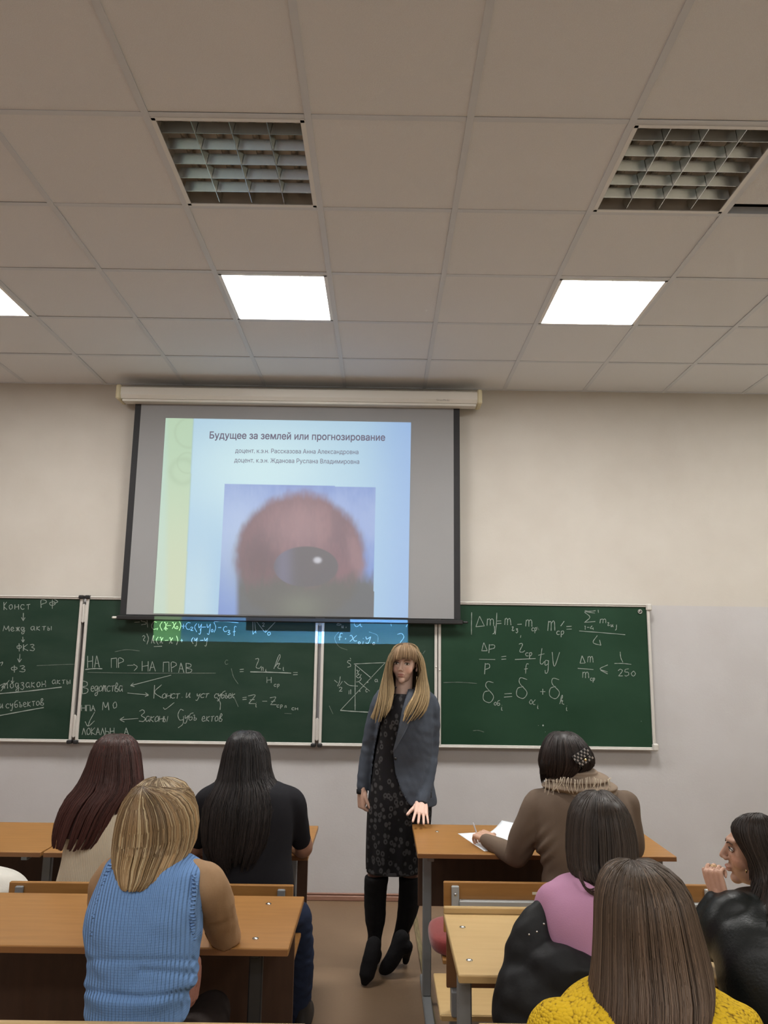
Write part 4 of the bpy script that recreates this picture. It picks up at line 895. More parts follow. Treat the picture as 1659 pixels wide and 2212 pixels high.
# ================================================================== the standing woman
SKIN = (.74, .51, .41)
tch = thing('person', (.08, 4.40, 0), 'standing woman, long blonde hair, grey blazer, patterned dark dress, hand on the desk corner', 'person')
Mt = gr(0, math.radians(3), math.radians(3.5), math.radians(-13))
hc = atY(874, 1434, 4.395)
hd = head(hc, .97, Mt, SKIN, voxel=.0026)
g = G(); g.chain([hc+(0, .03, -.04), (hc[0]-.002, 4.415, 1.47), (hc[0]-.006, 4.41, 1.40), (hc[0]-.01, 4.40, 1.34)], [.052, .049, .056, .085]); 
g.chain([(hc[0]-.10, 4.42, 1.37), (hc[0], 4.41, 1.38), (hc[0]+.10, 4.42, 1.365)], [.03, .055, .03])
v1, f1 = remesh(g, .005, 6); nk = (v1, f1, np.array(SKIN)*.93)
g = G(); A = lambda *p: atY(*p)
g.chain([(.09, 4.42, .86), (.10, 4.41, 1.05), (.125, 4.41, 1.30)], [.13, .105, .11])
g.chain([A(817, 1535, 4.42), A(806, 1570, 4.415), A(796, 1618, 4.425), A(788, 1665, 4.412), A(782.5, 1700, 4.40)], [.020, .020, .020, .020, .02]); g.chain([A(928, 1512, 4.40), A(932, 1618, 4.42), A(910, 1725, 4.31)], [.04, .033, .022])
for xk, xa, xt in ((812, 808, 826), (885, 870, 884)): g.chain([A(xt, 1780, 4.43), A(xk+1, 1880, 4.432), A(xk-1, 1960, 4.445), A(xa, 2030, 4.455)], [.064, .050, .040, .026])
v2, f2 = remesh(g, .009, 4); c2 = np.tile(np.array(SKIN)*(.9, .85, .8), (len(v2), 1))
kz = v2[:, 2] < .62; c2[kz] = np.array((.24, .13, .10))
# left hand: palm over the desk corner, fingertips on the wood
g = G(); hand(g, atY(910, 1737, 4.275), atZ(910, 1790, .775)-atY(910, 1737, 4.275), (.12, -.75, .65), -1, ((4, 6, 4), (2, 5, 4), (4, 6, 4), (8, 8, 6)), .98, spread=.11, thumb_dir=.55, tcurl=10)
v3, f3 = remesh(g, .0024, 2); zl = .7615
v3[:, 2] = np.maximum(v3[:, 2], zl)
# right hand: hanging, loosely curled
w_ = atY(781, 1708, 4.395)
g = G(); hand(g, w_, (.03, -.03, -1), (-.9, -.45, 0), 1, ((50, 70, 45), (52, 72, 45), (56, 72, 45), (60, 70, 45)), .95, thumb_dir=.30, tcurl=20)
v4, f4 = remesh(g, .0024, 2)
b_ = lnk('body', joinm([hd, nk, (v2, f2, c2), (v3, f3, np.array((.62, .41, .33))), (v4, f4, np.array((.52, .33, .25)))]), M_skin, tch)
face_bits(hc, .97, Mt, tch, brow=(.13, .075, .04), gaze=(.001, 0))
for k_ in range(3):   # fingernails of the hand on the desk
    pass
# ring on the hand
# dress
M_dress = mat('patterned_dress', (.012, .011, .014), .8)
def _dress():
    nt = M_dress.node_tree; N = nt.nodes; L = nt.links
    tc = N.new('ShaderNodeTexCoord'); mp = N.new('ShaderNodeMapping'); mp.inputs['Scale'].default_value = (36, 16, 27); vo = N.new('ShaderNodeTexVoronoi'); vo.inputs['Scale'].default_value = 1; vo.inputs['Randomness'].default_value = .75
    no = N.new('ShaderNodeTexNoise'); no.inputs['Scale'].default_value = 60
    ad = N.new('ShaderNodeMath'); ad.operation = 'MULTIPLY_ADD'; ad.inputs[1].default_value = .22; 
    rp = N.new('ShaderNodeValToRGB'); e = rp.color_ramp.elements; e[0].position = 0; e[0].color = (.012, .011, .014, 1); e[1].position = 1; e[1].color = (.012, .011, .014, 1)
    for p, c in ((.24, .011), (.31, .060), (.45, .055), (.55, .011)):
        q_ = e.new(p); q_.color = (c, c*.98, c*1.02, 1)
    L.new(tc.outputs['Object'], mp.inputs[0]); L.new(mp.outputs[0], vo.inputs['Vector']); L.new(tc.outputs['Object'], no.inputs['Vector'])
    L.new(no.outputs[0], ad.inputs[0]); L.new(vo.outputs['Distance'], ad.inputs[2]); L.new(ad.outputs[0], rp.inputs[0]); L.new(rp.outputs[0], N['Principled BSDF'].inputs['Base Color'])
_dress()
dr = [(1498, 850, 892, 4.385, .060), (1508, 836, 906, 4.39, .080), (1525, 826, 922, 4.395, .098), (1560, 820, 930, 4.395, .118), (1600, 815, 926, 4.40, .112), (1640, 808, 922, 4.405, .108), (1690, 800, 926, 4.41, .122), (1730, 795, 931, 4.415, .130), (1775, 792.5, 929, 4.42, .125), (1820, 791, 922, 4.425, .120), (1858, 790.5, 914, 4.43, .115), (1879, 791, 909, 4.43, .112)]
R = loft_rings(px_rows(dr), 72, 110, 2.25); ang = np.arange(72)*2*math.pi/72
zz = R[:, 0, 2]; amp = np.interp(zz, [zz.min(), .85, 1.4], [.006, .003, 0])[:, None]
wv = (np.sin(ang*9+1)+.6*np.sin(ang*14+2)+.5*np.sin(ang*5))[None]*amp; cen = R.mean(1, keepdims=True); dd = R-cen; R = R+dd/(np.linalg.norm(dd, axis=2)[..., None]+1e-9)*wv[..., None]
R2 = cen+(R-cen)*.975; RR = np.concatenate([R2[::-1][-1:]*0+R2[-1:], R]) if False else R
g = G(); g.rings(np.concatenate([R, R2[::-1][:60]]), cap=False); g.build('dress', M_dress, tch, True)
g = G(); zz_ = px_rows(dr)[-1]; Rh = loft_rings([(zz_[0]+.012, zz_[1], zz_[2]*.97, zz_[3], zz_[4]*.97), (zz_[0]-.006, zz_[1], zz_[2]*.99, zz_[3], zz_[4]*.99)], 72, 4, 2.25)
g.rings(np.concatenate([Rh, (Rh[::-1]-Rh.mean(1, keepdims=True)[::-1])*.985+Rh.mean(1, keepdims=True)[::-1]]), cap=False); tag(g.build('hem', mat('sheer_hem', (.05, .048, .05), .8), tch, True), 'greyish ribbed hem of the dress')
# blazer: a shell open at the front, sleeves, lapel, button
M_blz = mat('grey_blazer', (.064, .076, .098), .72, bump=(260, .18), noise=(9, (.052, .063, .083), (1, 1, 1), .3, .7))
jk = [(1484, 850, 902, 4.40, .062), (1490, 828, 921, 4.40, .078), (1499, 817, 934, 4.40, .094), (1514, 814, 938, 4.40, .108), (1545, 812, 938, 4.40, .128), (1580, 810, 937, 4.40, .134), (1620, 806, 934, 4.405, .130), (1650, 803, 934, 4.41, .128), (1690, 800, 937, 4.415, .140), (1722, 797, 942, 4.42, .148), (1737, 797, 943, 4.42, .150)]
g = G(); g.loft(jk, 56, 60, 2.25) if False else g.rings(loft_rings(px_rows(jk), 56, 60, 2.25))
g.chain([A(826, 1505, 4.40), A(817, 1528, 4.40), A(805, 1570, 4.405), A(795, 1618, 4.42), A(787, 1665, 4.41), A(782.5, 1700, 4.398)], [.044, .048, .042, .038, .038, .035], 6, 20)
g.chain([A(922, 1508, 4.40), A(931, 1526, 4.40), A(933, 1570, 4.41), A(931, 1622, 4.42), A(922, 1680, 4.365), A(911.5, 1731, 4.292)], [.046, .050, .047, .044, .041, .037], 6, 20)
v, f = remesh(g, .0062, 3)
n_ = vnormals(v, f); px_, py_ = project(v)
arm = (px_ < 812) | (px_ > 918)      # creases across the sleeves
cre = np.sin(py_*.16+px_*.05+1.5*np.sin(py_*.031))+.7*np.sin(py_*.27-px_*.12)
v = v+n_*(np.where(arm, .0012, .0005)*cre*np.sin(py_*.043+px_*.03))[:, None]; v = folds(v, f, .0036, 17, 4); v = folds(v, f, .0018, 40, 8)
px_, py_ = project(v)
le = np.interp(py_, [1480, 1520, 1569, 1618, 1658, 1700, 1745], [850, 834, 818, 808, 803, 800, 799]); re_ = np.interp(py_, [1480, 1530, 1580, 1622, 1640, 1670, 1706, 1732, 1742], [884, 869, 859, 849, 851, 854, 866, 880, 889])
front = v[:, 1] < 4.385
for e_ in (le, re_):
    d_ = e_-px_; k_ = front & (abs(d_) < 1.5) & (py_ > 1488); v[k_, 0] += d_[k_]/376; px_ = np.where(k_, e_, px_)
le = le-.01; re_ = re_+.01
rm = (front & (px_ > le) & (px_ < re_)) | ((py_ > 1731+(px_-880)*.0) & (abs(px_-860) < 72) & (py_ > 1728+4*np.sin(px_*.1)) & (v[:, 1] > 4.24) & (py_ > np.interp(px_, [797, 885, 925, 943], [1733, 1738, 1738, 1728]))&(px_<903)) | ((py_ < 1489+abs(px_-876)*.12) & (abs(px_-876) < 19))
# tunnel inside the sleeves' cuffs stays closed; the body opening shows the dress
keepf = ~rm[f].all(1); f_ = f[keepf]
jo = link('blazer', v, f_, M_blz, tch, True); md = jo.modifiers.new('t', 'SOLIDIFY'); md.thickness = .004; md.offset = -1
def onj(px, py, out=.006):
    p = atY(px, py, 4.28); 
    for _ in range(4): y = float(ylocal(jk, p[0], p[2])); p = atY(px, py, y)
    d = p-np.array((0, 0, EYE)); return p-d/np.linalg.norm(d)*out
M_lap = mat('blazer_lapel', (.078, .090, .110), .72, bump=(260, .18))
def patch(name, A_, B_, m, out=.006, th=.004):
    a = cr(np.array(A_, float), 14); b = cr(np.array(B_, float), 14); n = 6; P = np.array([[onj(*(a[i]*(1-t)+b[i]*t), out=out) for t in np.linspace(0, 1, n)] for i in range(14)])
    v = np.concatenate([P.reshape(-1, 3), (P+(0, th, 0)).reshape(-1, 3)]); k = 14*n; F = []
    for i in range(13):
        for j in range(n-1):
            q_ = (i*n+j, i*n+j+1, (i+1)*n+j+1, (i+1)*n+j); F += [q_, tuple(x+k for x in q_[::-1])]
        for j in (0, n-1): F.append((i*n+j, (i+1)*n+j, (i+1)*n+j+k, i*n+j+k))
    for i in (0, 13):
        for j in range(n-1): F.append((i*n+j, i*n+j+1, i*n+j+1+k, i*n+j+k))
    return link(name, v, F, m, tch, True)
patch('lapel', [(884, 1488), (871, 1530), (861, 1578), (848, 1624)], [(905, 1490), (896, 1530), (880, 1572), (850, 1626)], M_lap, .007)
patch('lapel', [(849, 1490), (828, 1522), (813, 1560), (806, 1610)], [(838, 1492), (818, 1520), (808, 1560), (804, 1610)], M_lap, .007)
p = onj(854, 1638, .006); g = G(); g.tube([p, p-(0, .004, 0)], .0085, 16); g.build('button', M_black, tch, True)
for a_, b_ in (((932, 1712), (931.5, 1722)),):
    p, q_ = atY(*a_, 4.275), atY(*b_, 4.27); g = G(); g.tube([p, q_], .0035, 8); g.build('cuff_button', M_black, tch, True)
for c_, rr in ((atY(782, 1705, 4.396), .030), (atY(910.5, 1733, 4.286), .031)):   # lace cuffs showing below the blazer sleeves
    d_ = np.array((0, -.01, -1.)) if c_[0] < 0 else np.array((0, -.5, -.85))
    g = G(); g.tube([c_, c_+d_*.012, c_+d_*.022], [rr, rr*1.02, rr*.98], 24, dome=False); g.build('dress_cuff', M_dress, tch, True)
# boots
M_boot = mat('black_suede', (.006, .0055, .006), .9, bump=(300, .3), spec=.2)
def boot(top, rows, foot, heel):
    g = G(); g.rings(loft_rings(px_rows(rows), 28, 40, 2.1))
    g.chain(foot[0], foot[1], 6, 16); g.chain(heel[0], heel[1], 5, 12)
    v, f = remesh(g, .0055, 9); v = folds(v, f, .0022, 30, top); v[:, 2] = np.maximum(v[:, 2], .001)
    return link('boot', v, f, M_boot, tch, True)
def F0(px, py, z): p = atZ(px, py, z); return p
boot(1, [(1891, 788, 840, 4.42, .070), (1898, 786.5, 839, 4.42, .071), (1936, 786, 834.5, 4.43, .066), (1985, 788, 832.5, 4.435, .060), (2008, 792.5, 828.5, 4.435, .048), (2030, 794, 824.5, 4.43, .042), (2052, 791, 823, 4.425, .042), (2066, 787, 822, 4.42, .042)],
     ([F0(808, 2040, .17), F0(802, 2066, .125), F0(796, 2092, .072), F0(791, 2110, .040), F0(788, 2119, .024)], [.040, .041, .042, .038, .024]), ([F0(811, 2060, .12), F0(812, 2075, .04), F0(811, 2074, .02)], [.036, .022, .021]))
boot(2, [(1891, 862, 909, 4.44, .070), (1930, 861, 909.5, 4.445, .068), (1965, 859, 903, 4.45, .064), (1990, 856, 895, 4.455, .056), (2012, 851, 885.5, 4.46, .045), (2030, 846, 886, 4.46, .043), (2045, 841.5, 887, 4.46, .043)],
     ([F0(867, 2026, .18), F0(858, 2052, .125), F0(845, 2077, .072), F0(833, 2091, .040), F0(826, 2096, .024)], [.041, .042, .041, .036, .023]), ([F0(878, 2045, .14), F0(878.5, 2062, .06), F0(876, 2077, .02)], [.036, .024, .020]))
# hair
HB0, HB1 = (.17, .115, .058), (.36, .26, .135)
cap = back_grid([(1389.5, 873, 881, 4.41, .008), (1392.5, 861, 892, 4.41, .045), (1400, 851, 901, 4.415, .080), (1415, 845, 906, 4.42, .098), (1440, 841, 911, 4.43, .098), (1470, 837, 915, 4.44, .085), (1500, 830, 921, 4.465, .07), (1530, 826, 925, 4.50, .05)], -25, 205)
H = [hair_mesh(cap, 1500, .0014, HB0, HB1, .22, 1, (.9, 1), wave=.003, root_dark=.3)]
rc = guides([[(893, 1394, 4.44), (912, 1425, 4.43), (918, 1465, 4.40), (925, 1500, 4.33), (923, 1530, 4.28), (908, 1556, 4.262)],
 [(888, 1392, 4.40), (907, 1418, 4.37), (913, 1460, 4.345), (917, 1500, 4.30), (911, 1530, 4.268), (889, 1560, 4.256)],
 [(883, 1391, 4.36), (903, 1416, 4.335), (908, 1455, 4.34), (908, 1495, 4.30), (893, 1532, 4.262), (874, 1566, 4.252)],
 [(881, 1391, 4.34), (901, 1420, 4.325), (906, 1468, 4.335), (896, 1500, 4.30), (876, 1530, 4.262), (868, 1560, 4.25)]])
lc = guides([[(868, 1392, 4.44), (846, 1415, 4.43), (837, 1455, 4.41), (827, 1492, 4.34), (815, 1530, 4.285), (798, 1557, 4.27)],
 [(868, 1391, 4.38), (845, 1417, 4.36), (832, 1465, 4.34), (822, 1508, 4.29), (812, 1540, 4.262), (806, 1562, 4.256)],
 [(870, 1391, 4.34), (846, 1422, 4.315), (838, 1468, 4.31), (834, 1508, 4.278), (828, 1540, 4.256), (820, 1567, 4.25)],
 [(871, 1392, 4.33), (849, 1426, 4.30), (847, 1466, 4.315), (850, 1496, 4.30), (846, 1522, 4.262), (838, 1544, 4.252)]])
bg = guides([[(873, 1390, 4.37), (856, 1401, 4.315), (849, 1418, 4.295), (847, 1436, 4.292)], [(875, 1389.5, 4.37), (865, 1399, 4.30), (861, 1414, 4.278), (858, 1427, 4.272)],
 [(878, 1389.5, 4.37), (876, 1399, 4.296), (876, 1413, 4.274), (875, 1426, 4.268)], [(881, 1390, 4.37), (888, 1400, 4.302), (890, 1415, 4.282), (889, 1428, 4.276)], [(884, 1391, 4.37), (897, 1404, 4.325), (901, 1420, 4.305), (902, 1438, 4.302)]])
H += [hair_mesh(rc, 1300, .0013, HB0, HB1, .25, 2, (.74, 1), wave=.016, root_dark=.3, nclump=26, clump=.75, lift=(-.002, .016)), hair_mesh(lc, 1300, .0013, HB0, HB1, .25, 3, (.74, 1), wave=.016, root_dark=.3, nclump=26, clump=.75, lift=(-.002, .016)),
      hair_mesh(bg, 800, .0011, (.20, .13, .068), (.24, .155, .085), .2, 4, (.86, 1), wave=.001, base=False, nclump=30, clump=.4, lift=(0, .005), segs=9)]
H.append(cap_ell(hc, .97, Mt, (.10, .065, .033)))
lnk('hair', joinm(H), M_hair, tch)
p = atY(900.5, 1466, 4.33); g = G(); g.chain([p+(0, 0, .012), p+(-.001, -.002, 0), p-(0, 0, .008)], [.0012, .0016, .0028], 4, 8); g.build('earring', M_gold, tch, True)
# ================================================================== seated people
DK = (.42, .25, .18)
def person(name_loc, label): return thing('person', name_loc, label, 'person')
def skinbody(root, x, y, chest, neck, hc, arms, hands=(), sc=.97, yaw=180, pitch=0, roll=0, skin=DK, hd_vox=.006, face=True, legs=None, dz=0., hrot=None):
    M = gr(0, math.radians(pitch), math.radians(roll), math.radians(yaw)) if hrot is None else hrot
    h = head(np.array(hc), sc, M, skin, voxel=hd_vox, face=face)
    g = G(); torso_core(g, (x, y, .56), chest, neck)
    g.chain([np.array(neck), (np.array(neck)+np.array(hc))/2+(0, 0, -.01), np.array(hc)-(0, 0, .03)], [.05, .047, .052])
    for a in arms: g.chain(a, [.034, .030, .022][:len(a)])
    seated_legs(g, x, y, z=.53, dx=.10, kn=legs[0] if legs else .42, r=.8)
    v, f = remesh(g, .009, 4); P = [h, (v, f, np.array(skin)*.95)]
    for hg in hands: q, w = remesh(hg, .0026, 2); P.append((q, w, np.array(skin)*1.05))
    return lnk('body', joinm(P), M_skin, root), M
def trousers(root, x, y, m, kn=.42, dx=.10, z=.53, extra=None, mshoe=None):
    g = G(); g.ell((x, y+.02, z+.005), (.17, .135, .105)); seated_legs(g, x, y, z, dx, kn, 1.02)
    if extra: extra(g)
    cloth('trousers', g, m, root, .009, 5, .003, 30, 5); shoes(root, x, y, dx, kn, mshoe or M_blk)
M_jean = mat('blue_denim', (.022, .032, .065), .85, bump=(400, .3)); M_dkcloth = mat('dark_trousers', (.025, .018, .016), .85, bump=(300, .2))
M_shoe = mat('dark_shoe', (.02, .018, .017), .6)

# ---- woman with auburn hair, cream ribbed sweater (front row, far left)
pA = person((-1.15, 3.42, 0), 'seated woman seen from behind, long auburn hair over a cream ribbed sweater')
hcA = (-1.150, 3.475, 1.165)
skinbody(pA, -1.13, 3.42, (-1.13, 3.43, .93), (-1.145, 3.455, 1.06), hcA, [[(-1.27, 3.44, .98), (-1.30, 3.52, .82), (-1.24, 3.76, .80)], [(-.97, 3.44, .98), (-.93, 3.52, .80), (-1.0, 3.76, .79)]])
M_cream = mat('cream_knit', (.62, .55, .42), .9, bump=(300, .15), sheen=.3); add_wave_bump(M_cream, 42, 'X', .5, .004)
tr = [(1700, 215, 262, 3.45, .05), (1712, 200, 280, 3.445, .07), (1730, 176, 300, 3.44, .09), (1765, 156, 308, 3.43, .11), (1819, 143, 303, 3.42, .118), (1860, 134, 300, 3.42, .115), (1900, 124, 300, 3.42, .115), (1960, 112, 302, 3.42, .12)]
g = G(); g.rings(loft_rings(px_rows(tr), 40, 36, 2.3))
for s, x0_, x1_ in ((-1, -1.27, -1.30), (1, -.955, -.915)): g.chain([(x0_, 3.44, 1.0), (x1_, 3.50, .83), (x1_-s*.06, 3.74, .805)], [.055, .05, .038])
cloth('sweater', g, M_cream, pA, .008, 5, .003, 18, 11)
trousers(pA, -1.13, 3.42, M_dkcloth)
gA = back_grid([(1585.5, 248, 258, 3.48, .008), (1589, 230, 275, 3.475, .05), (1600, 214, 288, 3.47, .085), (1619, 203.5, 296, 3.47, .105), (1648, 194.5, 301, 3.465, .108), (1672, 184, 303, 3.455, .105), (1696, 173, 306, 3.44, .105), (1714, 156, 296, 3.43, .115), (1738, 140, 280, 3.42, .125), (1766, 129, 266, 3.415, .13), (1790, 122.5, 256, 3.41, .132), (1812, 121.5, 240, 3.405, .132), (1822, 123, 228, 3.405, .132)], -205, 28)
lnk('hair', joinm([cap_ell(hcA, .97, gr(0, 0, 0, math.pi), (.03, .016, .013)), hair_mesh(gA, 3000, .0015, (.040, .020, .016), (.062, .022, .018), .25, 11, (.93, 1), wave=.004, clump=.55, streak=((.11, .035, .028), .1))]), M_hair, pA)

# ---- woman with black hair and black T-shirt, one leg in the aisle
pB = person((-.56, 3.42, 0), 'seated woman seen from behind, very long black hair, black T-shirt, leg in the aisle')
skinbody(pB, -.58, 3.42, (-.59, 3.43, .95), (-.590, 3.45, 1.09), (-.592, 3.48, 1.185), [[A(470, 1725, 3.44), A(432, 1775, 3.48), A(427, 1812, 3.53)], [A(602, 1725, 3.44), A(643, 1775, 3.48), A(650, 1812, 3.53)]])
tr = [(1676, 495, 568, 3.45, .055), (1686, 470, 588, 3.445, .08), (1695, 456, 620, 3.44, .095), (1715, 446, 634, 3.43, .112), (1755, 440, 636, 3.42, .125), (1810, 440, 632, 3.42, .130), (1850, 440, 630, 3.42, .128), (1900, 440, 636, 3.42, .13), (1960, 438, 640, 3.42, .13)]
g = G(); g.rings(loft_rings(px_rows(tr), 40, 36, 2.3))
g.chain([A(604, 1718, 3.44), A(632, 1735, 3.445), A(643, 1775, 3.48), A(650, 1812, 3.53)], [.055, .058, .050, .047])
g.chain([A(468, 1718, 3.44), A(445, 1735, 3.445), A(432, 1775, 3.48), A(427, 1812, 3.53)], [.055, .056, .050, .047])
cloth('t_shirt', g, mat('black_cotton', (.012, .012, .015), .85, bump=(300, .15)), pB, .008, 5, .0035, 18, 12)
fb = G(); fb.chain([A(650, 1805, 3.53), A(654, 1833, 3.575), (-.42, 3.74, .805), (-.50, 3.86, .79)], [.040, .041, .030, .022]); fb.chain([A(427, 1805, 3.53), A(424, 1833, 3.575), (-.80, 3.74, .805), (-.70, 3.86, .79)], [.040, .041, .030, .022])
v, f = remesh(fb, .006, 4); lnk('forearms', (v, f, np.tile((.30, .155, .10), (len(v), 1))), M_skin, pB)
g = G(); g.ell((-.58, 3.44, .535), (.18, .14, .105))
g.chain([(-.66, 3.44, .53), (-.70, 3.65, .53), (-.72, 3.84, .52)], [.088, .08, .064]); g.chain([(-.72, 3.84, .52), (-.72, 3.86, .32), (-.72, 3.82, .10)], [.062, .057, .045])
kneeB = A(648, 1965, 3.66)
g.chain([(-.50, 3.44, .53), (-.44, 3.55, .53), (kneeB[0]-.012, 3.64, .50)], [.088, .078, .066]); g.chain([(kneeB[0]-.012, 3.64, .50), A(650, 2060, 3.72), A(648, 2150, 3.76), A(645, 2192, 3.775)], [.064, .060, .052, .045])
cloth('jeans', g, M_jean, pB, .008, 4, .0035, 40, 13)
for c_ in ((-.72, 3.88), (-.325, 3.84)):
    g = G(); g.loft([(.002, c_[0], .042, c_[1], .125), (.02, c_[0], .046, c_[1], .13), (.045, c_[0], .042, c_[1]-.01, .115), (.075, c_[0], .036, c_[1]-.05, .07), (.11, c_[0]-.003, .038, c_[1]-.07, .05)], 24, 12, 2.3); g.build('shoe', M_shoe, pB, True)
gB = back_grid([(1578.5, 524, 536, 3.485, .008), (1583, 510, 555, 3.48, .05), (1595, 497, 566, 3.475, .085), (1619, 488, 576.5, 3.475, .105), (1648, 481.5, 581, 3.47, .108), (1678, 475.5, 584, 3.455, .108), (1693, 468, 596, 3.44, .115), (1712, 456, 606, 3.43, .13), (1737, 445, 613, 3.42, .142), (1781, 440, 610, 3.415, .147), (1815, 441, 600, 3.41, .148), (1845, 452, 582, 3.41, .148), (1868, 475, 562, 3.41, .148)], -212, 32)
lnk('hair', joinm([cap_ell((-.592, 3.48, 1.185), .97, gr(0, 0, 0, math.pi), (.009, .008, .009)), hair_mesh(gB, 3400, .0015, (.010, .009, .010), (.020, .016, .015), .3, 12, (.86, 1), wave=.009, clump=.5, lift=(0, .009), streak=((.035, .026, .022), .08))]), M_hair, pB)
g = hair_mesh(guides([[(500, 1600, 3.46), (487, 1650, 3.44), (474, 1690, 3.42), (463, 1698, 3.42)], [(501, 1600, 3.46), (489, 1650, 3.44), (476, 1688, 3.42), (466, 1694, 3.42)]]), 30, .0008, (.012, .010, .010), None, .2, 5, (.6, 1), base=False)
lnk('loose_strands', g, M_hair, pB)

# ---- woman with the blonde bob and blue knitted vest
pC = person((-.62, 2.28, 0), 'seated woman seen from behind, blonde bob and light blue ribbed knitted vest')
skinbody(pC, -.62, 2.28, (-.62, 2.30, .90), (-.625, 2.345, 1.04), (-.635, 2.385, 1.150), [[A(424, 1897, 2.31), A(463, 1950, 2.40), A(486, 2020, 2.57)], [A(486, 2020, 2.57), (-.60, 2.90, .80)], [A(245, 1895, 2.31), A(225, 1960, 2.43), A(232, 2005, 2.56)], [A(232, 2005, 2.56), (-.66, 2.90, .80)]])
M_vest = mat('blue_knit', (.165, .305, .58), .92, bump=(500, .25), sheen=.35); wb_, _ = add_wave_bump(M_vest, 33, 'X', .75, .006, .25)
add_wave_bump(M_vest, 48, 'Z', .10, .003, .6)
tr = [(1842, 262, 392, 2.315, .065), (1848, 246, 406, 2.31, .085), (1858, 234, 424, 2.30, .100), (1872, 228, 440, 2.295, .112), (1895, 219, 441, 2.29, .122), (1925, 206, 439, 2.285, .130), (1958, 194, 436, 2.28, .134), (1994, 187, 434, 2.28, .134), (2015, 190, 434, 2.28, .132), (2040, 193.5, 430, 2.28, .130), (2064, 193.5, 428.5, 2.28, .128), (2090, 197, 427, 2.28, .127), (2117, 188.5, 426, 2.28, .132), (2133, 191, 418, 2.28, .128), (2155, 194, 411, 2.28, .122), (2176, 190, 409, 2.28, .124), (2196, 199, 405, 2.28, .122), (2206, 215, 395, 2.28, .115)]
g = G(); g.rings(loft_rings(px_rows(tr), 44, 90, 2.35))
def sag(v, f):
    px, py = project(v); n = vnormals(v, f)
    d = .009*np.exp(-((py-(2142+14*np.sin((px-190)/230*3.1)))/9)**2)-.0+.005*np.exp(-((py-(2098+.05*(px-300)))/8)**2)*(px > 300)+.004*np.exp(-((py-(2075))/7)**2)
    return v-n*d[:, None]
cloth('vest', g, M_vest, pC, .0065, 5, .0028, 22, 13, post=sag)
M_vtrim = mat('blue_knit_trim', (.185, .325, .60), .92, bump=(500, .25), sheen=.35); add_wave_bump(M_vtrim, 30, 'Z', .9, .006)
def strip(name, pts, r, m, root, flat=.45, ribs=True):
    P = cr(np.array([A(*p) for p in pts]), 60); rr = r*(1+(.10*np.sin(np.arange(60)*2*math.pi/2.4) if ribs else 0)); g = G(); g.tube(P, rr, 12); g.build(name, m, root, True)
def onsurf(rows, px, py, Y0, out):
    p = atY(px, py, Y0)
    for _ in range(5): p = atY(px, py, float(ylocal(rows, p[0], p[2])))
    d = p-np.array((0, 0, EYE)); return p-d/np.linalg.norm(d)*out
def band(rows, A_, B_, nr, Y0):
    a = cr(np.array(A_, float), nr*6); b = cr(np.array(B_, float), nr*6); k = nr*6; nn_ = 8
    P = np.array([[onsurf(rows, *(a[i]*(1-t)+b[i]*t), Y0, .008+.0048*math.sin(i*2*math.pi/6)+.003*math.sin(math.pi*t)) for t in np.linspace(0, 1, nn_)] for i in range(k)])
    v = np.concatenate([P.reshape(-1, 3), (P+(0, .012, 0)).reshape(-1, 3)]); m_ = k*nn_; F = []
    for i in range(k-1):
        for j_ in range(nn_-1):
            q_ = (i*nn_+j_, i*nn_+j_+1, (i+1)*nn_+j_+1, (i+1)*nn_+j_); F += [q_, tuple(x+m_ for x in q_[::-1])]
        for j_ in (0, nn_-1): F.append((i*nn_+j_, (i+1)*nn_+j_, (i+1)*nn_+j_+m_, i*nn_+j_+m_))
    link('armhole_trim', v, F, M_vtrim, pC, True)
band(tr, [(418, 1862), (414.7, 1888), (412, 1924), (408, 1971), (412, 2005), (421, 2034)], [(441, 1867), (441, 1898), (437, 1937), (433, 1976), (432, 2000), (433, 2022)], 24, 2.2)
band(tr, [(250.5, 1853), (235, 1885), (222, 1919), (211, 1950), (203, 1989), (200, 2024)], [(243, 1850), (224, 1886), (208, 1924), (197, 1958), (189.5, 1994), (193, 2026)], 24, 2.2)
M_sheer = mat('beige_sleeve', (.34, .215, .12), .75, bump=(150, .15))
g = G(); g.chain([A(424, 1893, 2.30), A(446, 1910, 2.31), A(463, 1950, 2.40), A(476, 1990, 2.50), A(488, 2022, 2.57)], [.050, .056, .058, .052, .049]); g.chain([A(488, 2022, 2.57), A(470, 2025, 2.66), (-.56, 2.84, .80)], [.048, .040, .030])
g.chain([A(245, 1890, 2.30), A(232, 1915, 2.33), A(225, 1960, 2.43), A(232, 2010, 2.56)], [.048, .052, .046, .042]); g.chain([A(232, 2010, 2.56), (-.68, 2.84, .80)], [.042, .03])
def _sl(v, f): v[:, 2] = np.where((v[:, 2] < .7625) & (v[:, 1] > 2.53), .7625, v[:, 2]); return v
cloth('blouse_sleeves', g, M_sheer, pC, .007, 4, .0025, 26, 17, post=_sl)
trousers(pC, -.62, 2.28, M_dkcloth, kn=.40)
g = G(); hand(g, A(419, 2105, 2.40), (-.10, .05, -1), (.9, -.3, 0), 1, (20, 30, 20), .8); q, w_2 = remesh(g, .003, 2); lnk('resting_hand', (q, w_2, np.tile((.40, .19, .15), (len(q), 1))), M_skin, pC)
rC = [(1679.5, 336, 350, 2.40, .010), (1683, 318, 368, 2.395, .05), (1693, 303, 389, 2.385, .085), (1707, 290, 403, 2.375, .105), (1730, 276, 412.5, 2.365, .118), (1756, 267, 418.5, 2.36, .124), (1785, 260.5, 420.5, 2.355, .126), (1816, 256, 416, 2.355, .122), (1838, 256, 406, 2.335, .128), (1857, 259, 396, 2.32, .138), (1874, 267, 384, 2.31, .142), (1884, 274, 370, 2.305, .144), (1891, 281, 358, 2.305, .144)]
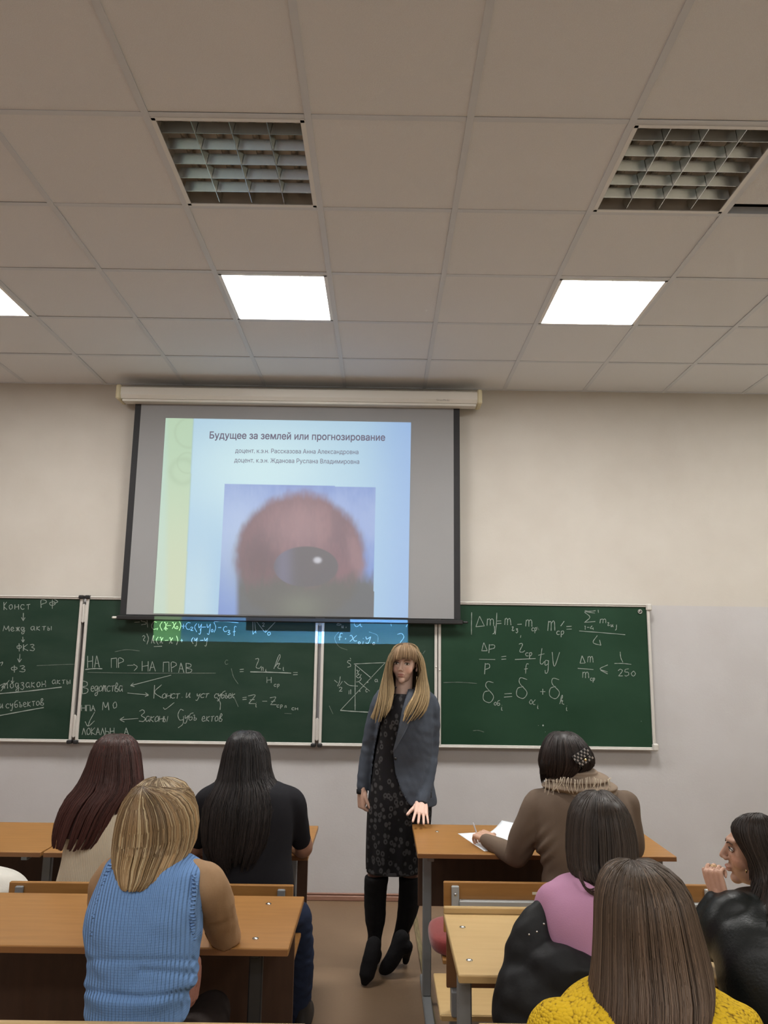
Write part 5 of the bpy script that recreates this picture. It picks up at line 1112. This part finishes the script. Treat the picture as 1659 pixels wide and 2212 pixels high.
gC = loft_rings(px_rows(rC), 120, 60, 2.55, math.radians(-225), math.radians(45), False).transpose(1, 0, 2)
# strands fan out from a whorl low on the crown
def whorl(grid, u0, v0, dip=.16):
    K, Pn = grid.shape[:2]; ku = np.linspace(0, 1, K)[:, None]; t = np.linspace(0, 1, Pn)[None]
    e = np.clip(t*1.9, 0, 1); e = 1-(1-e)**2; uu = u0+(ku-u0)*e; far = np.abs(ku-u0)*2
    vv = v0+(1-v0)*t**1.15-dip*np.sin(np.pi*np.clip(t*1.25, 0, 1))*np.clip(far, 0, 1)
    vv = np.clip(vv, 0.02, 1); a = uu*(K-1.001); b = vv*(Pn-1.001); i = a.astype(int); j = b.astype(int); a = (a-i)[..., None]; b = (b-j)[..., None]
    return (grid[i, j]*(1-a)+grid[i+1, j]*a)*(1-b)+(grid[i, j+1]*(1-a)+grid[i+1, j+1]*a)*b
gW = whorl(gC, .40, .15, .11)
lnk('hair', joinm([cap_ell((-.635, 2.385, 1.150), .97, gr(0, 0, 0, math.pi), (.17, .11, .055)), hair_mesh(gW, 4200, .0014, (.145, .090, .045), (.30, .195, .095), .30, 13, (.975, 1), wave=.0012, clump=.5, lift=(.0005, .005), nclump=90, streak=((.55, .44, .26), .20), root_dark=.25),
                   hair_mesh(gC, 1500, .0014, (.19, .125, .06), (.30, .195, .095), .28, 14, (.955, 1), wave=.001, lift=(-.003, .0005), streak=((.52, .42, .25), .2))]), M_hair, pC)

# ---- woman writing, brown-beige sweater, scarf, hair claw
pD = person((.88, 3.42, 0), 'seated woman writing, seen from behind, taupe sweater, fringed scarf, checked hair claw')
wD = atZ(1048, 1812, .800)
hD = G(); hand(hD, wD+(.015, -.01, .004), (-.42, .90, .02), (-.25, -.1, 1), -1, ((30, 40, 25), (35, 45, 25), (40, 50, 30), (45, 55, 30)), .95, tcurl=30)
skinbody(pD, .86, 3.42, (.86, 3.43, .93), (.83, 3.45, 1.10), (.797, 3.46, 1.205), [[A(1166, 1745, 3.44), A(1131, 1810, 3.49), A(1115, 1844, 3.55)], [A(1115, 1844, 3.55), A(1092, 1836, 3.66), wD], [(1.04, 3.44, 1.0), (1.10, 3.50, .82), (1.0, 3.72, .80)]], [hD], skin=(.46, .28, .20))
M_tau = mat('taupe_knit', (.135, .098, .072), .85, bump=(350, .12), sheen=.3)
tr = [(1690, 1200, 1290, 3.44, .07), (1702, 1178, 1325, 3.44, .095), (1714, 1158, 1344, 3.435, .112), (1735, 1150, 1360, 3.43, .128), (1770, 1152, 1368, 3.425, .138), (1805, 1157, 1372, 3.42, .142), (1830, 1160, 1376, 3.42, .142), (1855, 1168, 1374, 3.42, .138), (1880, 1174, 1368, 3.42, .134), (1905, 1170, 1366, 3.42, .136), (1960, 1168, 1366, 3.42, .136)]
g = G(); g.rings(loft_rings(px_rows(tr), 44, 40, 2.3))
g.chain([A(1166, 1738, 3.44), A(1152, 1770, 3.45), A(1131, 1810, 3.49), A(1117, 1846, 3.54)], [.070, .070, .062, .056]); g.chain([A(1117, 1846, 3.54), A(1092, 1838, 3.66), wD-(0, .02, 0)], [.055, .045, .033])
g.chain([A(1352, 1738, 3.44), A(1360, 1785, 3.45), A(1366, 1832, 3.49)], [.06, .055, .052]); g.chain([A(1366, 1832, 3.49), (1.06, 3.70, .81)], [.05, .034])
def _d(v, f):
    px, py = project(v); n = vnormals(v, f)
    d = .007*np.sin((py-1800+(px-1160)*.9)*.20)*np.exp(-((px-1168)/26)**2-((py-1835)/40)**2); v = v+n*d[:, None]
    v[:, 2] = np.where((v[:, 1] > 3.67) & (v[:, 2] < .7625), .7625, v[:, 2]); return v
cloth('sweater', g, M_tau, pD, .008, 5, .0035, 16, 19, post=_d)
trousers(pD, .86, 3.42, M_dkcloth)
M_scarf = mat('beige_scarf', (.27, .205, .15), .9, bump=(300, .15), noise=(7, (.21, .16, .12), (1, 1, 2), .35, .65), sheen=.3)
sc_ = [(1657, 1206, 1272, 3.45, .075), (1664, 1194, 1290, 3.45, .095), (1673, 1190, 1304, 3.445, .112), (1682, 1184, 1312, 3.445, .118), (1688, 1181, 1316, 3.44, .128), (1697, 1176, 1330, 3.44, .135), (1706, 1182, 1334, 3.44, .134), (1712, 1205, 1320, 3.44, .12)]
Rr_ = loft_rings(px_rows(sc_), 72, 44, 2.1); q_ = np.linspace(0, 1, 44)[:, None]; an = np.arange(72)[None]*2*math.pi/72
cen = Rr_.mean(1, keepdims=True); dd = Rr_-cen; ln = np.linalg.norm(dd, axis=2)[..., None]
Rr_ = Rr_+dd/ln*(.010*np.sin(q_*21+1.6*np.sin(an+1)+.8*np.sin(2*an)))[..., None]
g = G(); g.rings(Rr_); g.build('scarf', M_scarf, pD, True)
g = G(); r_ = np.random.default_rng(5)
for k in range(34):
    x = 1178+k*4.4+r_.uniform(-2, 2); y0 = 1684+3*math.sin(k*.5); L = r_.uniform(16, 30); b_ = r_.uniform(-7, 7); Yf = 3.44-.150*math.sqrt(max(.05, 1-((x-1255)/92)**2))
    g.chain([A(x+b_*.4, y0-2, Yf), A(x+b_, y0+L*.45, Yf-.008), A(x+b_*.2+r_.uniform(-4, 4), y0+L, Yf-.006)], [.0017, .0016, .0012], 4, 5)
o = g.build('scarf_fringe', mat('fringe_cream', (.55, .48, .38), .85), pD, True); o['kind'] = 'stuff'
gD = back_grid([(1581, 1210, 1222, 3.465, .008), (1585, 1193, 1240, 3.46, .055), (1598, 1181, 1256, 3.455, .09), (1617, 1173, 1270, 3.45, .11), (1632, 1169, 1278, 3.45, .115), (1648, 1167, 1279, 3.45, .115), (1662, 1170, 1264, 3.455, .108), (1675, 1174, 1240, 3.46, .10)], -230, 45)
hd_ = [cap_ell((.797, 3.46, 1.205), .97, gr(0, 0, 0, math.pi), (.012, .009, .008)), hair_mesh(gD, 2600, .0014, (.014, .010, .009), (.024, .015, .012), .28, 15, (.9, 1), wave=.003, clump=.5)]
hd_.append(hair_mesh(guides([[(1190, 1620, 3.42), (1172, 1645, 3.42), (1167, 1672, 3.43), (1171, 1697, 3.44)], [(1190, 1625, 3.40), (1180, 1650, 3.40), (1178, 1672, 3.42), (1176, 1690, 3.43)], [(1195, 1625, 3.38), (1192, 1650, 3.37), (1192, 1668, 3.39), (1186, 1680, 3.41)]]), 500, .0012, (.016, .011, .010), None, .3, 16, (.7, 1), wave=.006, lift=(0, .01)))
lnk('hair', joinm(hd_), M_hair, pD)
# claw clip: two toothed halves, checked black and silver
def clip():
    root = None; gs, gb = G(), G()
    Mx = gr(0, 0, math.radians(-33), 0)
    c0 = A(1256, 1634, 3.318)
    for row, (dy, n_) in enumerate(((.020, 9), (.010, 9), (0.0, 9), (-.014, 8), (-.024, 8))):
        for i in range(n_):
            x = (i-(n_-1)/2)*.0082+(.004 if row > 2 else 0); dp = -.024+.0012*abs(row-2)**2+.0012*abs(i-4)
            if 2.5 < i < 4.6 and row in (3,): continue
            (gs if (i+row) % 2 else gb).box(c0+Mx@np.array((x, dp, dy)), (.0078, .005, .0094), M=Mx, bev=.0008)
    gb.box(c0+Mx@np.array((0, -.010, -.004)), (.074, .012, .016), M=Mx, bev=.003)
    for i in range(7): gb.chain([c0+Mx@np.array(((i-3)*.010, .0, -.028)), c0+Mx@np.array(((i-3)*.010, .012, -.040)), c0+Mx@np.array(((i-3)*.010, .03, -.042))], [.0022, .002, .0012], 3, 6)
    o = gb.build('hair_claw', M_black, pD, False); o['label'] = 'black and silver checked hair claw'
    gs.build('silver_tiles', mat('silver_tile', (.6, .6, .6), .25, metal=.9), o)['kind'] = 'stuff'
    g = G(); g.tube([c0+Mx@np.array((.002, -.032, -.012)), c0+Mx@np.array((.002, -.020, -.012))], .006, 10); g.build('clasp', M_gold, o, True)
clip()
g = G(); pn = wD+(-.035, .075, .02); g.tube([pn, pn+(-.010, .010, .03)], .0035, 10); g.tube([pn+(.012, -.012, -.034), pn], [.001, .0035], 8)
o = g.build('ballpoint_pen', mat('pen_plastic', (.5, .5, .52), .3), smooth=True); tag(o, 'slim pen in the hand of the writing woman', 'pen')

# ---- woman with straight brown hair, pink top, black jacket slipped down
pE = person((.62, 2.25, 0), 'seated woman seen from behind, dark brown hair, pink top, black jacket slipped off')
skinbody(pE, .64, 2.23, (.64, 2.24, .88), (.655, 2.29, 1.02), (.655, 2.36, 1.135), [[A(1200, 1955, 2.27), A(1182, 2000, 2.30), A(1162, 2080, 2.34)], [A(1398, 1950, 2.27), A(1416, 2000, 2.30), A(1423, 2080, 2.34)]])
M_pink = mat('pink_cotton', (.42, .215, .33), .85, bump=(260, .12), sheen=.25)
tr = [(1893, 1222, 1330, 2.285, .06), (1900, 1205, 1360, 2.28, .08), (1911, 1192, 1400, 2.275, .095), (1935, 1176, 1420, 2.265, .110), (1970, 1170, 1425, 2.255, .118), (2020, 1172, 1425, 2.25, .118), (2070, 1178, 1420, 2.245, .115), (2130, 1182, 1415, 2.24, .115), (2200, 1180, 1415, 2.23, .12), (2260, 1178, 1418, 2.23, .12)]
g = G(); g.rings(loft_rings(px_rows(tr), 44, 40, 2.3)); g.chain([A(1198, 1950, 2.27), A(1180, 2000, 2.30), A(1160, 2080, 2.34)], [.055, .052, .046]); g.chain([A(1400, 1945, 2.27), A(1418, 2000, 2.30), A(1425, 2080, 2.34)], [.055, .052, .046])
cloth('pink_top', g, M_pink, pE, .008, 6, .0032, 16, 23)
M_jack = mat('black_quilted', (.007, .007, .008), .6, spec=.2, bump=(60, .25), noise=(5, (.018, .019, .019), (1, 1, 1), .35, .7))
g = G()
g.chain([A(1172, 1962, 2.26), A(1158, 2000, 2.25), A(1150, 2055, 2.245), A(1148, 2110, 2.245), A(1150, 2165, 2.26)], [.030, .055, .074, .078, .070], 8, 20)
g.chain([A(1160, 2100, 2.22), A(1210, 2100, 2.155), A(1270, 2118, 2.135), A(1340, 2128, 2.14), A(1420, 2110, 2.20)], [.070, .066, .058, .056, .06], 8, 20)
g.chain([A(1140, 2150, 2.20), A(1200, 2165, 2.165), A(1280, 2180, 2.155), A(1360, 2185, 2.16), A(1430, 2170, 2.22)], [.088, .085, .080, .08, .07], 8, 20)
g.chain([A(1125, 2190, 2.20), A(1180, 2225, 2.17), A(1300, 2235, 2.165), A(1420, 2225, 2.21)], [.080, .085, .085, .08], 8, 20)
def _jk(v, f):
    v = v.copy(); v[:, 1] = np.maximum(v[:, 1], 2.088)
    px, py = project(v); lim = np.interp(px, [1165, 1187, 1213, 1239, 1290, 1340], [1940, 1990, 2022, 2060, 2076, 2084]); return v
cloth('black_jacket', g, M_jack, pE, .0075, 5, .0045, 24, 29, post=_jk)
for px, py in ((1175, 1996), (1160, 2013), (1143, 2019)):
    p = A(px, py, 2.172); g = G(); g.ell(p, (.0028, .0022, .0028), n=10, m=6); g.build('snap_button', M_bolt, pE, True)
trousers(pE, .64, 2.24, M_dkcloth, kn=.40)
gE = back_grid([(1708.5, 1287, 1297, 2.385, .008), (1713, 1270, 1316, 2.38, .045), (1725, 1253, 1331, 2.375, .08), (1746, 1240, 1347, 2.365, .10), (1770, 1233.5, 1356, 2.36, .106), (1800, 1231, 1364, 2.35, .108), (1836, 1230, 1368, 2.335, .104), (1866, 1233, 1370, 2.32, .10), (1886, 1238, 1372, 2.30, .105), (1900, 1262, 1374, 2.285, .112), (1915, 1285, 1376, 2.28, .118)], -215, 36)
hE = [cap_ell((.655, 2.36, 1.135), .97, gr(0, 0, 0, math.pi), (.02, .014, .01)), hair_mesh(gE, 3000, .0014, (.026, .018, .013), (.042, .028, .020), .25, 17, (.92, .98), wave=.002, clump=.45)]
hE.append(hair_mesh(guides([[(1250, 1880, 2.205), (1255, 1905, 2.185), (1275, 1920, 2.178), (1292, 1912, 2.175)], [(1256, 1885, 2.205), (1262, 1915, 2.18), (1285, 1935, 2.170), (1305, 1945, 2.165)]]), 46, .0009, (.06, .035, .03), None, .3, 18, (.7, 1), wave=.012, base=False, lift=(0, .006)))
lnk('hair', joinm(hE), M_hair, pE)

# ---- woman in profile with black leather jacket, chin on her hand
pG = person((1.22, 2.33, 0), 'seated dark-haired woman in profile, black leather jacket, chin resting on her hand')
hG = A(1637, 1843, 2.50)
MG = gr(0, math.radians(-3), 0, math.radians(-108))
wG = A(1556, 1938, 2.42)
hg = G(); hand(hg, wG, (-.22, .05, 1), (-.8, -.55, .1), 1, ((55, 85, 50), (60, 88, 50), (66, 88, 50), (70, 88, 50)), .80, thumb_dir=.35, tcurl=20)
skinbody(pG, 1.22, 2.30, (1.25, 2.32, .85), (1.20, 2.42, .96), hG, [[(1.08, 2.30, .90), (.99, 2.44, .80), wG], [(1.42, 2.33, .90), (1.46, 2.42, .80), (1.3, 2.5, .79)]], [hg], hrot=MG, skin=(.46, .27, .19), hd_vox=.003, sc=.93)
face_bits(hG, .93, MG, pG, brow=(.05, .03, .022))
g = G(); g.ell(A(1612, 1882, 2.42), (.0032, .0028, .0055), n=10, m=8); g.build('earring', M_gold, pG, True)
g = G(); a = np.linspace(0, 2*math.pi, 17)[:-1]; rc_ = A(1541, 1870, 2.415)
g.add(*(lambda P: (P.reshape(-1, 3), [(i*6+j, i*6+(j+1) % 6, ((i+1) % 16)*6+(j+1) % 6, ((i+1) % 16)*6+j) for i in range(16) for j in range(6)]))(np.array([[rc_+np.array((math.cos(t)*(.0092+.0012*math.cos(b)), math.sin(t)*(.0092+.0012*math.cos(b)), .0012*math.sin(b))) for b in np.arange(6)*math.pi/3] for t in a]))); g.build('ring', M_gold, pG, True)
M_leath = mat('black_leather', (.006, .0075, .007), .42, bump=(130, .2), spec=.28)
tr = [(1925, 1600, 1672, 2.41, .06), (1932, 1590, 1700, 2.40, .08), (1945, 1572, 1735, 2.385, .10), (1965, 1552, 1765, 2.37, .115), (2000, 1545, 1780, 2.34, .125), (2060, 1545, 1785, 2.31, .13), (2130, 1560, 1785, 2.29, .128), (2220, 1580, 1785, 2.28, .125), (2300, 1590, 1785, 2.28, .125)]
g = G(); g.rings(loft_rings(px_rows(tr), 44, 40, 2.3))
g.chain([A(1585, 1975, 2.37), A(1555, 2010, 2.38), A(1538, 2035, 2.44)], [.070, .066, .055]); g.chain([A(1538, 2035, 2.44), A(1532, 1990, 2.44), A(1546, 1950, 2.425)], [.054, .050, .040])
g.chain([A(1740, 1985, 2.35), A(1765, 2040, 2.40)], [.065, .055])
def _lz(v, f):
    v = v.copy(); v[:, 2] = np.where((v[:, 1] > 2.375) & (v[:, 2] < .758), .758, v[:, 2]); return v
cloth('leather_jacket', g, M_leath, pG, .007, 3, .006, 22, 31, post=_lz)
trousers(pG, 1.24, 2.29, M_dkcloth, kn=.38)
g = G(); g.ell(hG+np.array((.040, -.0, .022)), (.080, .080, .082), n=28, m=18); v, f = remesh(g, .006, 1)
HG = [(v, f, np.tile((.012, .009, .008), (len(v), 1)))]
HG.append(hair_mesh(guides([[(1632, 1758, 2.46), (1606, 1762, 2.43), (1586, 1776, 2.425), (1580, 1792, 2.42), (1588, 1812, 2.412), (1604, 1836, 2.405), (1616, 1852, 2.402)],
   [(1634, 1757, 2.46), (1612, 1764, 2.42), (1598, 1785, 2.405), (1602, 1812, 2.398), (1620, 1848, 2.395), (1634, 1890, 2.392), (1622, 1935, 2.385)],
   [(1637, 1757, 2.46), (1625, 1768, 2.415), (1620, 1795, 2.400), (1632, 1835, 2.392), (1650, 1880, 2.388), (1656, 1925, 2.36), (1645, 1975, 2.29)],
   [(1641, 1757, 2.46), (1645, 1770, 2.43), (1655, 1805, 2.41), (1668, 1850, 2.40), (1678, 1900, 2.38), (1680, 1950, 2.31), (1676, 2010, 2.23)],
   [(1645, 1758, 2.47), (1665, 1772, 2.47), (1685, 1810, 2.46), (1698, 1855, 2.45), (1706, 1905, 2.43), (1710, 1960, 2.36), (1708, 2030, 2.25)],
   [(1647, 1760, 2.50), (1676, 1780, 2.53), (1700, 1820, 2.53), (1712, 1870, 2.52), (1722, 1920, 2.48), (1728, 1970, 2.42), (1726, 2030, 2.30)]]), 2600, .0013, (.022, .015, .012), (.026, .018, .014), .28, 19, (.9, 1), wave=.003, clump=.4))
lnk('hair', joinm(HG), M_hair, pG)

# ---- nearest woman, brown hair over a yellow crocheted sweater
pF = person((.52, 1.60, 0), 'nearest seated woman seen from behind, long brown hair over a yellow crocheted sweater')
skinbody(pF, .52, 1.58, (.52, 1.59, .86), (.52, 1.62, 1.02), (.535, 1.680, 1.115), [[(.37, 1.60, .93), (.33, 1.66, .70), (.40, 1.86, .72)], [(.67, 1.60, .93), (.71, 1.66, .70), (.62, 1.86, .72)]])
M_yel = mat('yellow_crochet', (.60, .385, .018), .9)
def _cro():
    nt = M_yel.node_tree; N = nt.nodes; L = nt.links; b = N['Principled BSDF']
    tc = N.new('ShaderNodeTexCoord'); mp = N.new('ShaderNodeMapping'); mp.inputs['Scale'].default_value = (120, 120, 170); no = N.new('ShaderNodeTexNoise'); no.inputs['Scale'].default_value = 8
    sc = N.new('ShaderNodeVectorMath'); sc.operation = 'MULTIPLY_ADD'; sc.inputs[1].default_value = (.035, .035, .05)
    L.new(tc.outputs['Object'], no.inputs['Vector']); L.new(no.outputs['Color'], sc.inputs[0]); L.new(tc.outputs['Object'], sc.inputs[2]); L.new(sc.outputs[0], mp.inputs[0])
    vo = N.new('ShaderNodeTexVoronoi'); vo.inputs['Scale'].default_value = 1; vo.inputs['Randomness'].default_value = .8; L.new(mp.outputs[0], vo.inputs['Vector'])
    bp = N.new('ShaderNodeBump'); bp.invert = True; bp.inputs['Strength'].default_value = .9; bp.inputs['Distance'].default_value = .005; L.new(vo.outputs['Distance'], bp.inputs['Height']); L.new(bp.outputs[0], b.inputs['Normal'])
    rp = N.new('ShaderNodeValToRGB'); rp.color_ramp.elements[0].position = .60; rp.color_ramp.elements[0].color = (.62, .40, .018, 1); rp.color_ramp.elements[1].position = .9; rp.color_ramp.elements[1].color = (.16, .085, .006, 1)
    L.new(vo.outputs['Distance'], rp.inputs[0]); L.new(rp.outputs[0], b.inputs['Base Color'])
_cro()
tr = [(2120, 1330, 1480, 1.625, .065), (2132, 1290, 1530, 1.62, .085), (2143, 1262, 1560, 1.615, .100), (2160, 1236, 1588, 1.61, .115), (2185, 1216, 1605, 1.605, .125), (2230, 1206, 1615, 1.60, .13), (2300, 1204, 1612, 1.59, .13), (2450, 1215, 1595, 1.58, .125), (2700, 1230, 1580, 1.58, .13)]
g = G(); g.rings(loft_rings(px_rows(tr), 48, 50, 2.4)); 
for s, x_ in ((-1, .355), (1, .685)): g.chain([(x_+s*.005, 1.605, .955), (x_+s*.035, 1.63, .84), (x_+s*.03, 1.68, .70)], [.055, .055, .05]); g.chain([(x_+s*.03, 1.68, .70), (x_-s*.02, 1.84, .72)], [.05, .036])
cloth('crochet_sweater', g, M_yel, pF, .007, 3, .004, 30, 37)
trousers(pF, .52, 1.59, M_dkcloth, kn=.34)
gF = back_grid([(1858.5, 1361, 1376, 1.665, .006), (1863, 1340, 1410, 1.66, .04), (1873, 1324, 1432, 1.655, .066), (1891, 1309, 1456, 1.65, .086), (1915, 1300, 1474, 1.645, .098), (1945, 1295.5, 1485, 1.64, .104), (1975, 1294.5, 1493, 1.635, .106), (2011, 1294, 1504, 1.63, .104), (2056, 1292, 1517, 1.62, .104), (2101, 1290, 1524, 1.61, .112), (2131, 1286, 1522, 1.605, .124), (2161, 1282, 1514, 1.60, .134), (2212, 1280, 1507, 1.595, .140), (2280, 1282, 1500, 1.59, .142), (2350, 1290, 1490, 1.585, .142)], -215, 35, K=120, Pn=70)
lnk('hair', joinm([cap_ell((.535, 1.680, 1.115), .97, gr(0, 0, 0, math.pi), (.04, .027, .018)), hair_mesh(gF, 5200, .0011, (.050, .034, .022), (.105, .066, .042), .28, 21, (.93, 1), wave=.004, clump=.5, nclump=110, segs=14, lift=(0, .005), streak=((.16, .105, .068), .10))]), M_hair, pF)
